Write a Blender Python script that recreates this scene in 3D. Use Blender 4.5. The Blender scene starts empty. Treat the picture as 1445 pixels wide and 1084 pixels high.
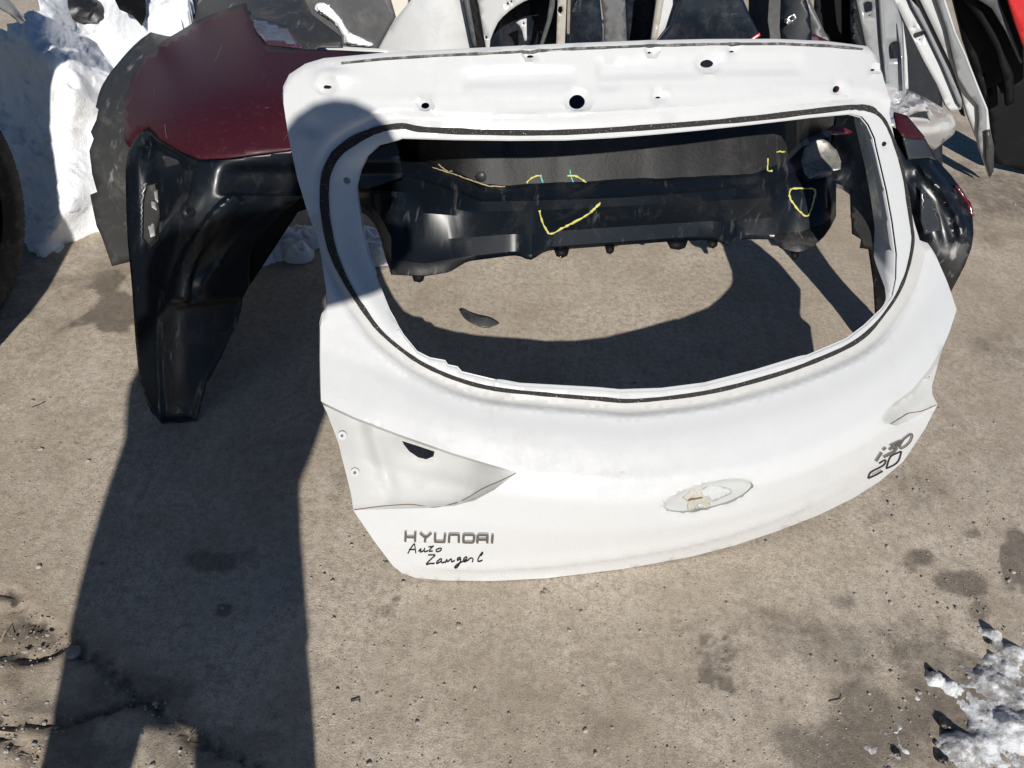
import bpy, bmesh, math, random
import numpy as np
from mathutils import Vector, Matrix, noise
from mathutils.geometry import delaunay_2d_cdt
random.seed(7); RNG = np.random.default_rng(7)
scn = bpy.context.scene
COL = scn.collection

# ------------------------------------------------------------------ camera
PITCH, ROLL, CAMH, F, CX, CY = math.radians(42), math.radians(6.2), 1.30, 1085., 722.5, 542.
cp, sp = math.cos(PITCH), math.sin(PITCH)
R0 = np.array([1, 0, 0.]); D0 = np.array([0, -sp, -cp]); FW = np.array([0, cp, -sp])
CR = math.cos(ROLL) * R0 - math.sin(ROLL) * D0
CD = math.sin(ROLL) * R0 + math.cos(ROLL) * D0
CAM = np.array([0, 0, CAMH])
cd = bpy.data.cameras.new('camera'); cam = bpy.data.objects.new('camera', cd); COL.objects.link(cam)
cd.sensor_width = 36; cd.lens = F / 1445 * 36; cd.clip_start = 0.01; cd.clip_end = 500
m = Matrix.Identity(4)
for i in range(3):
    m[i][0] = CR[i]; m[i][1] = -CD[i]; m[i][2] = -FW[i]; m[i][3] = CAM[i]
cam.matrix_world = m; scn.camera = cam

# ------------------------------------------------------------------ sky, sun, exposure
SUN = np.array([-0.36, 1.60, -1.0]); SUN = SUN / np.linalg.norm(SUN)     # way the light travels
EL = math.asin(-SUN[2]); AZ = math.atan2(-SUN[0], -SUN[1])               # AZ clockwise from +Y
w = bpy.data.worlds.new('World'); scn.world = w; w.use_nodes = True
nt = w.node_tree
sky = nt.nodes.new('ShaderNodeTexSky'); sky.sky_type = 'NISHITA'; sky.sun_disc = False
sky.sun_elevation = EL; sky.sun_rotation = AZ
sky.air_density = 1.0; sky.dust_density = 0.0; sky.ozone_density = 4.0; sky.altitude = 1500
bg = nt.nodes['Background']; bg.inputs['Strength'].default_value = 0.05
hs = nt.nodes.new('ShaderNodeHueSaturation'); hs.inputs['Saturation'].default_value = 1.12; nt.links.new(sky.outputs[0], hs.inputs['Color']); nt.links.new(hs.outputs[0], bg.inputs['Color'])
sd = bpy.data.lights.new('sun', 'SUN'); sd.energy = 5.0; sd.angle = math.radians(0.55); sd.color = (1, 0.955, 0.89)
so = bpy.data.objects.new('sun', sd); COL.objects.link(so)
so.rotation_euler = Vector(SUN).to_track_quat('-Z', 'Y').to_euler(); so.location = (3, -6, 5)
scn.view_settings.view_transform = 'Standard'; scn.view_settings.look = 'None'
scn.view_settings.exposure = 0.22; scn.view_settings.gamma = 1.0; scn.view_settings.use_curve_mapping = False

# ------------------------------------------------------------------ survey helpers: photo bearing -> point on a surface of the place
def rays(uv):
    uv = np.asarray(uv, float).reshape(-1, 2)
    return (uv[:, :1] - CX) / F * CR + (uv[:, 1:] - CY) / F * CD + FW
def on_z(uv, z):
    r = rays(uv); t = (np.asarray(z, float) - CAMH) / r[:, 2]
    return CAM + r * t[:, None]
def on_plane(uv, p0, n):
    r = rays(uv); t = ((p0 - CAM) @ n) / (r @ n)
    return CAM + r * t[:, None]
def proj(P):
    q = np.asarray(P, float) - CAM; d = q @ FW
    return np.stack([CX + F * (q @ CR) / d, CY + F * (q @ CD) / d], -1)
def sst(a, b, x):
    t = np.clip((x - a) / (b - a), 0, 1); return t * t * (3 - 2 * t)
def densify(pts, step, closed=False):
    pts = [np.array(p, float) for p in pts]; out = []
    n = len(pts)
    for i in range(n if closed else n - 1):
        a, b = pts[i], pts[(i + 1) % n]
        k = max(1, int(round(np.linalg.norm((b - a)[:2]) / step)))
        for j in range(k): out.append(a + (b - a) * j / k)
    if not closed: out.append(pts[-1])
    return np.array(out)
def spline(pts, per=6, closed=False):
    p = np.array(pts, float); n = len(p); out = []
    for i in range(n if closed else n - 1):
        if closed: a, b, c, d = p[(i - 1) % n], p[i], p[(i + 1) % n], p[(i + 2) % n]
        else: a, b, c, d = p[max(i - 1, 0)], p[i], p[i + 1], p[min(i + 2, n - 1)]
        for j in range(per):
            t = j / per
            out.append(.5 * ((2 * b) + (c - a) * t + (2 * a - 5 * b + 4 * c - d) * t * t + (-a + 3 * b - 3 * c + d) * t ** 3))
    if not closed: out.append(p[-1])
    return np.array(out)
def pip(P, poly):
    P = np.asarray(P, float); poly = np.asarray(poly, float)
    x, y = P[:, 0], P[:, 1]; ins = np.zeros(len(P), bool)
    x0, y0 = poly[:, 0], poly[:, 1]; x1, y1 = np.roll(x0, -1), np.roll(y0, -1)
    for a, b, c, d in zip(x0, y0, x1, y1):
        if b == d: continue
        cnd = (b > y) != (d > y)
        ins ^= cnd & (x < (c - a) * (y - b) / (d - b) + a)
    return ins
def dist_line(P, pts, closed=False):
    P = np.asarray(P, float); pts = np.asarray(pts, float); best = np.full(len(P), 1e9)
    n = len(pts)
    for i in range(n if closed else n - 1):
        a, b = pts[i], pts[(i + 1) % n]; ab = b - a; L = ab @ ab
        if L < 1e-12: continue
        t = np.clip(((P - a) @ ab) / L, 0, 1)
        best = np.minimum(best, np.hypot(*(P - a - t[:, None] * ab).T))
    return best
def ell(u, v, rx, ry, n=16, rot=0):
    a = np.arange(n) * 2 * math.pi / n; c, s = math.cos(rot), math.sin(rot)
    x, y = rx * np.cos(a), ry * np.sin(a)
    return np.stack([u + x * c - y * s, v + x * s + y * c], -1)
def triangulate(outline, holes=(), lines=(), step=8):
    V = []; E = []
    def addp(p, closed):
        b = len(V); V.extend([tuple(q[:2]) for q in p]); n = len(p)
        E.extend([(b + i, b + (i + 1) % n) for i in range(n if closed else n - 1)])
    addp(outline, True)
    for h in holes: addp(h, True)
    for l in lines: addp(l, False)
    o = np.asarray(outline, float)
    xs = np.arange(o[:, 0].min(), o[:, 0].max(), step); ys = np.arange(o[:, 1].min(), o[:, 1].max(), step * .87)
    g = np.array([(x + (step / 2 if j % 2 else 0), y) for j, y in enumerate(ys) for x in xs])
    if len(g):
        g = g[pip(g, o)]
    if len(g):
        ex = np.array(V); keep = np.ones(len(g), bool)
        for i in range(0, len(g), 400):
            d = ((g[i:i + 400, None, :] - ex[None]) ** 2).sum(-1).min(1); keep[i:i + 400] = d > (step * .45) ** 2
        V.extend([tuple(q) for q in g[keep]])
    r = delaunay_2d_cdt([Vector(p) for p in V], E, [], 0, 1e-3)
    P = np.array([tuple(p) for p in r[0]]); T = np.array([tuple(f) for f in r[2] if len(f) == 3])
    c = P[T].mean(1); k = pip(c, o)
    for h in holes: k &= ~pip(c, h)
    T = T[k]
    a = P[T]; cr = (a[:, 1, 0] - a[:, 0, 0]) * (a[:, 2, 1] - a[:, 0, 1]) - (a[:, 1, 1] - a[:, 0, 1]) * (a[:, 2, 0] - a[:, 0, 0])
    T[cr > 0] = T[cr > 0][:, ::-1]          # picture y runs down: keep faces turned to the viewer
    used = np.unique(T); mp = np.full(len(P), -1); mp[used] = np.arange(len(used))
    return P[used], mp[T]
def tps(ctrl):
    c = np.array(ctrl, float); X = c[:, :2] / 100.; n = len(c)
    def U(r2): return np.where(r2 > 1e-12, r2 * np.log(r2 + 1e-12), 0)
    K = U(((X[:, None] - X[None]) ** 2).sum(-1)) + np.eye(n) * .02
    Pm = np.c_[np.ones(n), X]; A = np.zeros((n + 3, n + 3)); A[:n, :n] = K; A[:n, n:] = Pm; A[n:, :n] = Pm.T
    s = np.linalg.solve(A, np.r_[c[:, 2], 0, 0, 0])
    def f(q):
        q = np.asarray(q, float).reshape(-1, 2) / 100.
        return U(((q[:, None] - X[None]) ** 2).sum(-1)) @ s[:n] + np.c_[np.ones(len(q)), q] @ s[n:]
    return f

# ------------------------------------------------------------------ object helpers
def tag(o, label=None, cat=None, group=None, kind=None):
    if label: o['label'] = label
    if cat: o['category'] = cat
    if group: o['group'] = group
    if kind: o['kind'] = kind
    return o
def settle():
    for o in scn.objects:
        if o.parent is None and o.type in ('MESH', 'EMPTY') and 'kind' not in o: o['kind'] = 'thing'
def thing(name, label, cat, base, group=None):
    o = bpy.data.objects.new(name, None); COL.objects.link(o); o.location = Vector([float(q) for q in base]); o.empty_display_size = .05
    return tag(o, label, cat, group)
def wloc(o):
    v = Vector((0, 0, 0))
    while o is not None: v = v + Vector(o.location); o = o.parent
    return np.array(v)
def obj(name, V, Fc, mat, parent=None, smooth=True, solid=0, offset=-1, sharp=32, base=None, bevel=0, sub=0):
    V = np.asarray(V, float)
    b = wloc(parent) if parent is not None else (np.array(base) if base is not None else np.zeros(3))
    me = bpy.data.meshes.new(name); me.from_pydata((V - b).tolist(), [], [list(map(int, f)) for f in Fc])
    me.update()
    mats = mat if isinstance(mat, (list, tuple)) else [mat]
    for q in mats: me.materials.append(q)
    if smooth:
        me.polygons.foreach_set('use_smooth', [True] * len(me.polygons))
        me.set_sharp_from_angle(angle=math.radians(sharp))
    o = bpy.data.objects.new(name, me); COL.objects.link(o)
    if parent is not None: o.parent = parent
    elif base is not None: o.location = Vector([float(q) for q in base])
    if solid:
        s = o.modifiers.new('thickness', 'SOLIDIFY'); s.thickness = solid; s.offset = offset
    if bevel:
        s = o.modifiers.new('bevel', 'BEVEL'); s.width = bevel; s.segments = 2; s.limit_method = 'ANGLE'
    if sub:
        s = o.modifiers.new('sub', 'SUBSURF'); s.levels = sub; s.render_levels = sub
    return o
def box_vf(c, sx, sy, sz, rot=None):
    v = np.array([(x, y, z) for x in (-1, 1) for y in (-1, 1) for z in (-1, 1)], float) * [sx / 2, sy / 2, sz / 2]
    if rot is not None: v = v @ np.array(rot).T
    f = [(0, 1, 3, 2), (4, 6, 7, 5), (0, 4, 5, 1), (2, 3, 7, 6), (0, 2, 6, 4), (1, 5, 7, 3)]
    return v + np.array(c), f
def tube(P, rad, n=8, caps=True):
    P = np.array(P, float); rad = np.broadcast_to(rad, (len(P),)); V = []; Fc = []
    for i, p in enumerate(P):
        t = P[min(i + 1, len(P) - 1)] - P[max(i - 1, 0)]; t = t / (np.linalg.norm(t) + 1e-9)
        a = np.cross(t, [0, 0, 1.]); a = a / np.linalg.norm(a) if np.linalg.norm(a) > 1e-3 else np.array([1, 0, 0.]); b = np.cross(t, a)
        for k in range(n):
            g = 2 * math.pi * k / n; V.append(p + rad[i] * (math.cos(g) * a + math.sin(g) * b))
    for i in range(len(P) - 1):
        for k in range(n):
            Fc.append((i * n + k, i * n + (k + 1) % n, (i + 1) * n + (k + 1) % n, (i + 1) * n + k))
    if caps: Fc.append(tuple(range(n))[::-1]); Fc.append(tuple((len(P) - 1) * n + k for k in range(n)))
    return np.array(V), Fc
def merge(*parts):
    V = []; Fc = []; n = 0
    for v, f in parts:
        V.append(np.asarray(v, float)); Fc += [tuple(i + n for i in q) for q in f]; n += len(v)
    return np.concatenate(V), Fc
def noise3(P, s, oct=3, seed=0.):
    return np.array([noise.fractal(Vector((p[0] * s + seed, p[1] * s - seed, p[2] * s)), 1.0, 2.0, oct, noise_basis='PERLIN_ORIGINAL') for p in P])

# ------------------------------------------------------------------ materials
def mat(name, base, rough=.5, metal=0, coat=0, coat_r=.05, spec=.5):
    mt = bpy.data.materials.new(name); mt.use_nodes = True; b = mt.node_tree.nodes['Principled BSDF']
    b.inputs['Base Color'].default_value = (*base, 1); b.inputs['Roughness'].default_value = rough
    b.inputs['Metallic'].default_value = metal; b.inputs['Coat Weight'].default_value = coat; b.inputs['Coat Roughness'].default_value = coat_r
    b.inputs['Specular IOR Level'].default_value = spec
    return mt
class NT:
    def __init__(s, mt): s.t = mt.node_tree; s.b = s.t.nodes['Principled BSDF']; s.co = s.n('ShaderNodeTexCoord').outputs['Object']
    def n(s, k): return s.t.nodes.new(k)
    def l(s, a, b): s.t.links.new(a, b)
    def noise(s, scale, detail=4, rough=.6, dist=0, vec=None):
        n = s.n('ShaderNodeTexNoise'); n.inputs['Scale'].default_value = scale; n.inputs['Detail'].default_value = detail
        n.inputs['Roughness'].default_value = rough; n.inputs['Distortion'].default_value = dist
        s.l(vec if vec is not None else s.co, n.inputs['Vector']); return n.outputs['Fac']
    def stretch(s, sc, rot=(0, 0, 0)):
        n = s.n('ShaderNodeMapping'); n.inputs['Scale'].default_value = sc; n.inputs['Rotation'].default_value = rot; s.l(s.co, n.inputs['Vector']); return n.outputs[0]
    def voro(s, scale, feat='F1', vec=None):
        n = s.n('ShaderNodeTexVoronoi'); n.feature = feat; n.inputs['Scale'].default_value = scale; s.l(vec if vec is not None else s.co, n.inputs['Vector']); return n.outputs['Distance']
    def ramp(s, f, a, b, lo=0., hi=1.):
        n = s.n('ShaderNodeMapRange'); n.inputs[1].default_value = a; n.inputs[2].default_value = b; n.inputs[3].default_value = lo; n.inputs[4].default_value = hi
        n.interpolation_type = 'SMOOTHSTEP'; s.l(f, n.inputs[0]); return n.outputs[0]
    def math(s, op, a, b=None):
        n = s.n('ShaderNodeMath'); n.operation = op
        for i, q in enumerate((a, b)):
            if q is None: continue
            if isinstance(q, (int, float)): n.inputs[i].default_value = q
            else: s.l(q, n.inputs[i])
        return n.outputs[0]
    def mix(s, f, a, b):
        n = s.n('ShaderNodeMix'); n.data_type = 'RGBA'
        if isinstance(f, (int, float)): n.inputs[0].default_value = f
        else: s.l(f, n.inputs[0])
        for i, q in ((6, a), (7, b)):
            if isinstance(q, (tuple, list)): n.inputs[i].default_value = (*q, 1)
            else: s.l(q, n.inputs[i])
        return n.outputs[2]
    def attr(s, name):
        n = s.n('ShaderNodeAttribute'); n.attribute_name = name; return n.outputs['Fac']
    def color(s, c): s.l(c, s.b.inputs['Base Color'])
    def rough(s, c): s.l(c, s.b.inputs['Roughness'])
    def bump(s, h, strength=.3, dist=.002):
        n = s.n('ShaderNodeBump'); n.inputs['Strength'].default_value = strength; n.inputs['Distance'].default_value = dist
        s.l(h, n.inputs['Height']); s.l(n.outputs[0], s.b.inputs['Normal'])
def paint(name, base, dirt=(.35, .31, .25), amount=.35, rough=.28, coat=.6, scratch=0., metal=0., dust=0.):
    mt = mat(name, base, rough, metal, coat, .06); g = NT(mt)
    sm = g.ramp(g.noise(9, 6, .65, .6), .58, .78); fine = g.ramp(g.noise(160, 3, .7), .60, .80)
    f = g.math('MULTIPLY', g.math('ADD', g.math('MULTIPLY', sm, .55), g.math('MULTIPLY', fine, g.ramp(g.noise(5, 3), .42, .68))), amount)
    c = g.mix(f, base, dirt)
    if dust: c = g.mix(g.math('MULTIPLY', g.ramp(g.noise(14, 5, .7, 1.), .45, .75), dust), c, (.30, .27, .23))
    if scratch:
        s1 = g.ramp(g.noise(30, 2, .5, 0, g.stretch((1, .05, .2), (.3, .2, .7))), .69, .71)
        s2 = g.ramp(g.noise(34, 2, .5, 0, g.stretch((.06, 1, .3), (.1, .5, -.5))), .70, .72)
        br = g.ramp(g.noise(6, 2), .5, .62)
        c = g.mix(g.math('MULTIPLY', g.math('MULTIPLY', g.math('MAXIMUM', s1, s2), br), scratch), c, (.45, .36, .36))
    g.color(c); g.rough(g.ramp(g.noise(22, 4, .7), .35, .75, rough * .8, rough * 1.5 + .05))
    g.bump(g.noise(3.5, 2), .12, .004)
    return mt
def plastic(name, base, rough=.25, dust=.15, dustc=(.20, .18, .155), coat=.3, grain=0., scuff=0.):
    mt = mat(name, base, rough, 0, coat, .08); g = NT(mt)
    d = g.ramp(g.noise(11, 7, .72, .8), .48, .74); fd = g.ramp(g.noise(120, 4, .8), .50, .74)
    f = g.math('MULTIPLY', g.math('ADD', g.math('MULTIPLY', d, .5), g.math('MULTIPLY', g.math('MULTIPLY', d, fd), .9)), dust)
    c = g.mix(f, base, dustc)
    if scuff:
        s1 = g.ramp(g.noise(55, 3, .6, .4, g.stretch((1, .12, .3), (.2, .6, .9))), .58, .70)
        c = g.mix(g.math('MULTIPLY', g.math('MULTIPLY', s1, g.ramp(g.noise(9, 3), .45, .6)), scuff), c, (.42, .41, .40))
    g.color(c); g.rough(g.ramp(f, 0, .4, rough, min(1, rough + .45)))
    if grain: g.bump(g.noise(90, 4, .8), grain, .002)
    else: g.bump(g.noise(6, 3), .12, .004)
    return mt
M = {}
M['white'] = paint('white_car_paint', (.495, .502, .505), dirt=(.30, .27, .23), amount=.55, rough=.30, coat=.45)
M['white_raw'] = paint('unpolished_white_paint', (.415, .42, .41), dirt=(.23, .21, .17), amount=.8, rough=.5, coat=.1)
M['channel'] = paint('dusty_glue_channel_paint', (.425, .425, .412), dirt=(.25, .22, .17), amount=.8, rough=.5, coat=.05)
M['panel_white'] = paint('white_panel_paint', (.45, .458, .458), amount=.5, rough=.3, coat=.4)
M['cream'] = paint('cream_paint', (.55, .52, .46), amount=.5, rough=.45, coat=.1)
M['maroon'] = mat('maroon_paint', (.036, .0068, .0122), .5, 0, .03, .2, .16)
g = NT(M['maroon']); g.color(g.mix(g.math('MULTIPLY', g.ramp(g.noise(70, 5, .75), .52, .75), .22), g.mix(g.noise(5, 3), (.033, .0062, .0130), (.040, .0072, .0112)), (.12, .09, .085)))
M['maroon_back'] = paint('maroon_flange_paint', (.05, .014, .024), amount=.4, rough=.35, coat=.4, dust=.15)
M['navyblack'] = plastic('blue_black_gloss_plastic', (.0035, .0058, .0092), .33, .10, coat=.03, scuff=.10); M['navyblack'].node_tree.nodes['Principled BSDF'].inputs['Specular IOR Level'].default_value = .32
M['roughblack'] = plastic('dusty_black_plastic', (.006, .006, .0065), .6, .20, coat=0, grain=.6, scuff=.04)
M['scuffblack'] = plastic('scuffed_black_plastic', (.007, .007, .008), .5, .35, coat=0, grain=.3, scuff=.45)
M['greyplastic'] = plastic('grey_plastic_sheet', (.030, .031, .032), .45, .45, coat=.0, scuff=.35)
M['black'] = plastic('black_plastic', (.0035, .0035, .004), .6, .05, coat=0); M['black'].node_tree.nodes['Principled BSDF'].inputs['Specular IOR Level'].default_value = .15
M['navy'] = paint('navy_paint', (.006, .009, .015), amount=.2, rough=.2, coat=.5, dust=.04, dirt=(.12, .12, .12))
M['greypaint'] = paint('grey_paint', (.20, .205, .21), amount=.4, rough=.35, coat=.3)
M['darkgrey'] = paint('dark_grey_paint', (.07, .072, .076), amount=.4, rough=.35, coat=.3, dust=.15)
M['red'] = paint('red_paint', (.45, .012, .015), amount=.2, rough=.25, coat=.6)
M['beige'] = paint('beige_paint', (.33, .31, .27), amount=.5, rough=.4, coat=.2)
M['sealant'] = mat('black_sealant', (.012, .0115, .011), .75)
g = NT(M['sealant']); g.color(g.mix(g.ramp(g.noise(420, 2, .5), .66, .72), (.012, .0115, .011), (.42, .36, .28))); g.bump(g.noise(260, 4, .8), .7, .003)
M['putty'] = mat('grey_roof_sealant', (.10, .10, .095), .8)
g = NT(M['putty']); g.color(g.mix(g.ramp(g.noise(60, 4), .45, .65), (.05, .05, .05), (.19, .185, .175))); g.bump(g.noise(150, 4, .8), .6, .003)
M['chrome'] = mat('chrome', (.46, .465, .475), .12, 1)
g = NT(M['chrome']); g.rough(g.ramp(g.noise(80, 3), .4, .7, .08, .3))
M['ink'] = mat('black_vinyl', (.006, .006, .007), .35)
M['chalk_yellow'] = mat('yellow_marker', (.50, .47, .13), .85)
M['chalk_green'] = mat('green_marker', (.10, .42, .33), .8)
M['rust'] = mat('rusty_seam', (.16, .10, .06), .8)
M['alu'] = mat('aluminium', (.74, .75, .77), .25, .6)
g = NT(M['alu']); g.rough(g.ramp(g.noise(14, 4), .3, .75, .14, .26)); g.bump(g.noise(6, 2), .08, .01); g.color(g.mix(g.ramp(g.noise(26, 5), .5, .75), (.76, .77, .79), (.60, .61, .63)))
M['scuffed_metal'] = mat('scuffed_pale_metal', (.34, .33, .30), .45, .35)
g = NT(M['scuffed_metal']); g.color(g.mix(g.ramp(g.noise(40, 5, .7, 1.), .4, .65), (.26, .25, .23), (.15, .14, .125)))
M['steel'] = mat('zinc_steel', (.5, .5, .5), .35, 1)
M['rubber'] = mat('tyre_rubber', (.016, .0155, .015), .75)
g = NT(M['rubber']); g.color(g.mix(g.ramp(g.noise(30, 4), .45, .7), (.012, .012, .012), (.055, .05, .045))); g.bump(g.noise(140, 3), .25, .002)
M['lampred'] = mat('red_lamp_plastic', (.10, .010, .016), .18, 0, .6)
M['smoke'] = mat('smoked_glass', (.03, .032, .035), .12, 0, .5)
M['label_red'] = mat('red_label', (.50, .02, .03), .4)
M['label_white'] = mat('white_print', (.75, .75, .73), .5)
M['straw'] = mat('dry_straw', (.38, .30, .17), .8)
M['cloth'] = mat('dark_jacket', (.02, .022, .03), .85)
g = NT(M['cloth']); g.bump(g.noise(60, 3), .3, .004)
M['skin'] = mat('skin', (.50, .32, .24), .5)
M['hair'] = mat('dark_hair', (.03, .022, .016), .6)
M['snow'] = mat('snow', (.83, .85, .88), .55)
g = NT(M['snow']); g.b.inputs['Subsurface Weight'].default_value = .35; g.b.inputs['Subsurface Radius'].default_value = (.02, .025, .03); g.b.inputs['Subsurface Scale'].default_value = .5
g.color(g.mix(g.ramp(g.noise(7, 6, .7, .8), .52, .74), (.86, .88, .91), (.60, .58, .55))); g.bump(g.math('ADD', g.noise(45, 5, .75), g.math('MULTIPLY', g.noise(260, 3, .8), .35)), .55, .012)
M['slush'] = mat('dirty_slush', (.7, .71, .72), .4)
g = NT(M['slush']); g.b.inputs['Subsurface Weight'].default_value = .25; g.b.inputs['Subsurface Radius'].default_value = (.01, .012, .014); g.b.inputs['Subsurface Scale'].default_value = .3
g.color(g.mix(g.ramp(g.math('ADD', g.math('MULTIPLY', g.noise(40, 5, .75), .6), g.math('MULTIPLY', g.noise(8, 3), .4)), .42, .56), (.74, .75, .77), (.30, .29, .28))); g.bump(g.noise(120, 5, .8), .8, .008)
M['stone'] = mat('stone', (.20, .18, .155), .85)
g = NT(M['stone']); g.color(g.mix(g.noise(25, 3), (.06, .055, .05), (.50, .46, .40)))
M['tar'] = mat('black_stone', (.012, .012, .013), .45)

# ------------------------------------------------------------------ ground (dusty concrete, stains and cracks with shapes of their own)
def axis(lo, hi, fine_lo, fine_hi, fine, mid):
    a = list(np.arange(fine_lo, fine_hi, fine)); lft = list(np.arange(lo, fine_lo, mid)); rgt = list(np.arange(fine_hi, hi, mid))
    far = [1, 2, 4, 8, 16, 32, 70, 140]
    return np.array([lo - f for f in far[::-1]] + lft + a + rgt + [hi + f for f in far])
gx = axis(-2.6, 3.0, -1.15, 1.6, .009, .035); gy = axis(-1.0, 5.6, .36, 1.95, .009, .035)
nx, ny = len(gx), len(gy)
GX, GY = np.meshgrid(gx, gy); GP = np.stack([GX.ravel(), GY.ravel(), np.zeros(nx * ny)], -1)
wet = np.zeros(len(GP)); dirt = np.zeros(len(GP)); crack = np.zeros(len(GP))
sub0 = (np.abs(GP[:, 0]) < 3) & (GP[:, 1] > -1) & (GP[:, 1] < 5.6); WARP = np.zeros(len(GP)); WARP[sub0] = noise3(GP[sub0], 9, 4, 6.)
def blob(u, v, rx, ry, amt, soft=.5, arr=wet):
    c = on_z([(u, v)], [0])[0]; ex = on_z([(u + rx, v)], [0])[0] - c; ey = on_z([(u, v + ry)], [0])[0] - c
    Mi = np.linalg.inv(np.array([[ex[0], ey[0]], [ex[1], ey[1]]])); q = (GP[:, :2] - c[:2]) @ Mi.T
    r = np.hypot(q[:, 0], q[:, 1]) + WARP * .9; np.maximum(arr, amt * (1 - sst(1 - soft, 1 + soft, r)), out=arr)
for b in [(160, 432, 34, 45, .75, .25), (150, 400, 22, 18, .6, .3), (292, 792, 44, 13, .62, .5), (345, 783, 20, 12, .45, .6), (318, 862, 10, 9, .75, .3), (28, 890, 42, 38, .55, .6), (22, 966, 13, 14, .5, .5),
          (547, 862, 13, 9, .45, .5), (1298, 783, 30, 20, .75, .4), (1358, 817, 30, 17, .7, .4), (1371, 755, 15, 9, .6, .4), (1440, 790, 26, 40, .85, .4), (1196, 850, 26, 20, .55, .6), (1382, 866, 14, 14, .55, .5),
          (1330, 880, 18, 22, .5, .6), (1090, 905, 100, 45, .34, .7), (1190, 920, 150, 60, .42, .6), (1330, 1000, 190, 75, .60, .45), (1210, 1050, 85, 70, .60, .35), (1060, 820, 40, 25, .3, .7), (930, 1010, 150, 80, .22, .8), (1240, 730, 20, 12, .4, .6), (1300, 690, 40, 20, .28, .8),
          (1420, 500, 50, 26, .35, .7), (1400, 270, 120, 50, .45, .6), (300, 950, 60, 20, .25, .8), (190, 980, 60, 40, .55, .6), (60, 1010, 90, 50, .5, .6), (230, 1060, 120, 30, .5, .6), (340, 1040, 70, 18, .4, .7), (30, 390, 100, 60, .4, .6), (480, 700, 30, 60, .3, .8), (250, 350, 160, 60, .3, .7)]: blob(*b)
for k in range(30):                                # a boot's tread print of small wet dots
    i, j = k % 5, k // 5
    blob(988 + i * 11 + (j % 2) * 5 + RNG.normal() * 1.5, 898 + j * 13 + i * 2 + RNG.normal() * 2, 4.5 * RNG.uniform(.6, 1.2), 5.5 * RNG.uniform(.6, 1.2), .8 * RNG.uniform(.6, 1), .35)
for k in range(110):
    u, v = RNG.uniform(0, 1445), RNG.uniform(560, 1084); blob(u, v, RNG.uniform(2, 7), RNG.uniform(2, 6), RNG.uniform(.2, .6), .5)
for b in [(110, 700, 180, 120, .3, .9), (900, 980, 260, 90, .5, .8), (75, 803, 40, 14, .5, .7), (1390, 290, 120, 60, .75, .6), (1380, 620, 80, 130, .5, .9), (140, 380, 70, 60, .6, .7), (1100, 1040, 120, 60, .5, .8), (640, 960, 160, 80, .3, .9), (1395, 470, 40, 20, .6, .6), (30, 890, 50, 40, .8, .5), (22, 960, 30, 30, .6, .6), (210, 960, 60, 50, .4, .7)]: blob(*b, arr=dirt)
cracklines = [[(-60, 815), (0, 838), (22, 850), (48, 877), (70, 885), (92, 905), (112, 922), (140, 935), (170, 960), (200, 985), (225, 1003), (245, 1015), (262, 1035), (300, 1055), (345, 1075), (400, 1110)],
              [(205, 990), (180, 1000), (120, 1010), (80, 1017), (30, 1022), (-20, 1010)], [(-20, 1030), (20, 1046), (45, 1070), (60, 1110)], [(95, 905), (70, 920), (40, 925), (0, 915)]]
for i, cl in enumerate(cracklines):
    wp = on_z(densify(spline(cl, 5), 6), 0)[:, :2]
    wp = wp + np.array([[noise.noise(Vector((p[0] * 30, p[1] * 30, 3.))), noise.noise(Vector((p[0] * 30, p[1] * 30, 9.)))] for p in wp]) * .012
    near = (GP[:, 0] > wp[:, 0].min() - .1) & (GP[:, 0] < wp[:, 0].max() + .1) & (GP[:, 1] > wp[:, 1].min() - .1) & (GP[:, 1] < wp[:, 1].max() + .1)
    d = dist_line(GP[near, :2], wp); wd = .015 if i == 0 else .009
    crack[near] = np.maximum(crack[near], 1 - sst(wd * .2, wd, d)); dirt[near] = np.maximum(dirt[near], .8 * (1 - sst(wd, wd * 4, d)))
sub = (np.abs(GP[:, 0]) < 3) & (GP[:, 1] > -1) & (GP[:, 1] < 5.6)
hz = np.zeros(len(GP)); Ps = GP[sub]
hz[sub] = noise3(Ps, 3.0, 2, 4.) * .0025 + noise3(Ps, 25, 2, 1.) * .0009
hz -= crack * .009
slabs = pip(proj(GP[sub]), [(-80, 850), (20, 860), (60, 890), (95, 915), (60, 935), (-80, 930)])
t_ = hz[sub]; t_[slabs] -= .006; hz[sub] = t_
GP[:, 2] = hz
ii = np.arange(nx * ny).reshape(ny, nx)
gf = np.stack([ii[:-1, :-1], ii[:-1, 1:], ii[1:, 1:], ii[1:, :-1]], -1).reshape(-1, 4)
mt = mat('dusty_concrete', (.3, .27, .23), .85); M['concrete'] = mt; g = NT(mt)
tone = g.mix(g.ramp(g.noise(2.2, 5, .6), .35, .68), (.575, .497, .398), (.44, .370, .285))
tone = g.mix(g.math('MULTIPLY', g.ramp(g.noise(60, 6, .82), .40, .64), .7), tone, (.245, .208, .166))
tone = g.mix(g.math('MULTIPLY', g.ramp(g.noise(330, 3, .85), .47, .66), .68), tone, (.125, .105, .085))
tone = g.mix(g.math('MULTIPLY', g.ramp(g.voro(190), .10, .20, 1, 0), .75), tone, (.60, .55, .48))
tone = g.mix(g.math('MULTIPLY', g.ramp(g.voro(47), .05, .10, 1, 0), .35), tone, (.07, .063, .055))
str_ = g.ramp(g.noise(26, 4, .7, .3, g.stretch((1, .22, 1), (0, 0, .6))), .50, .70)
tone = g.mix(g.math('MULTIPLY', str_, .35), tone, (.50, .455, .395))
tone = g.mix(g.math('MULTIPLY', g.ramp(g.noise(5.5, 6, .7, .5), .46, .70), .45), tone, (.235, .190, .140))
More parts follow.
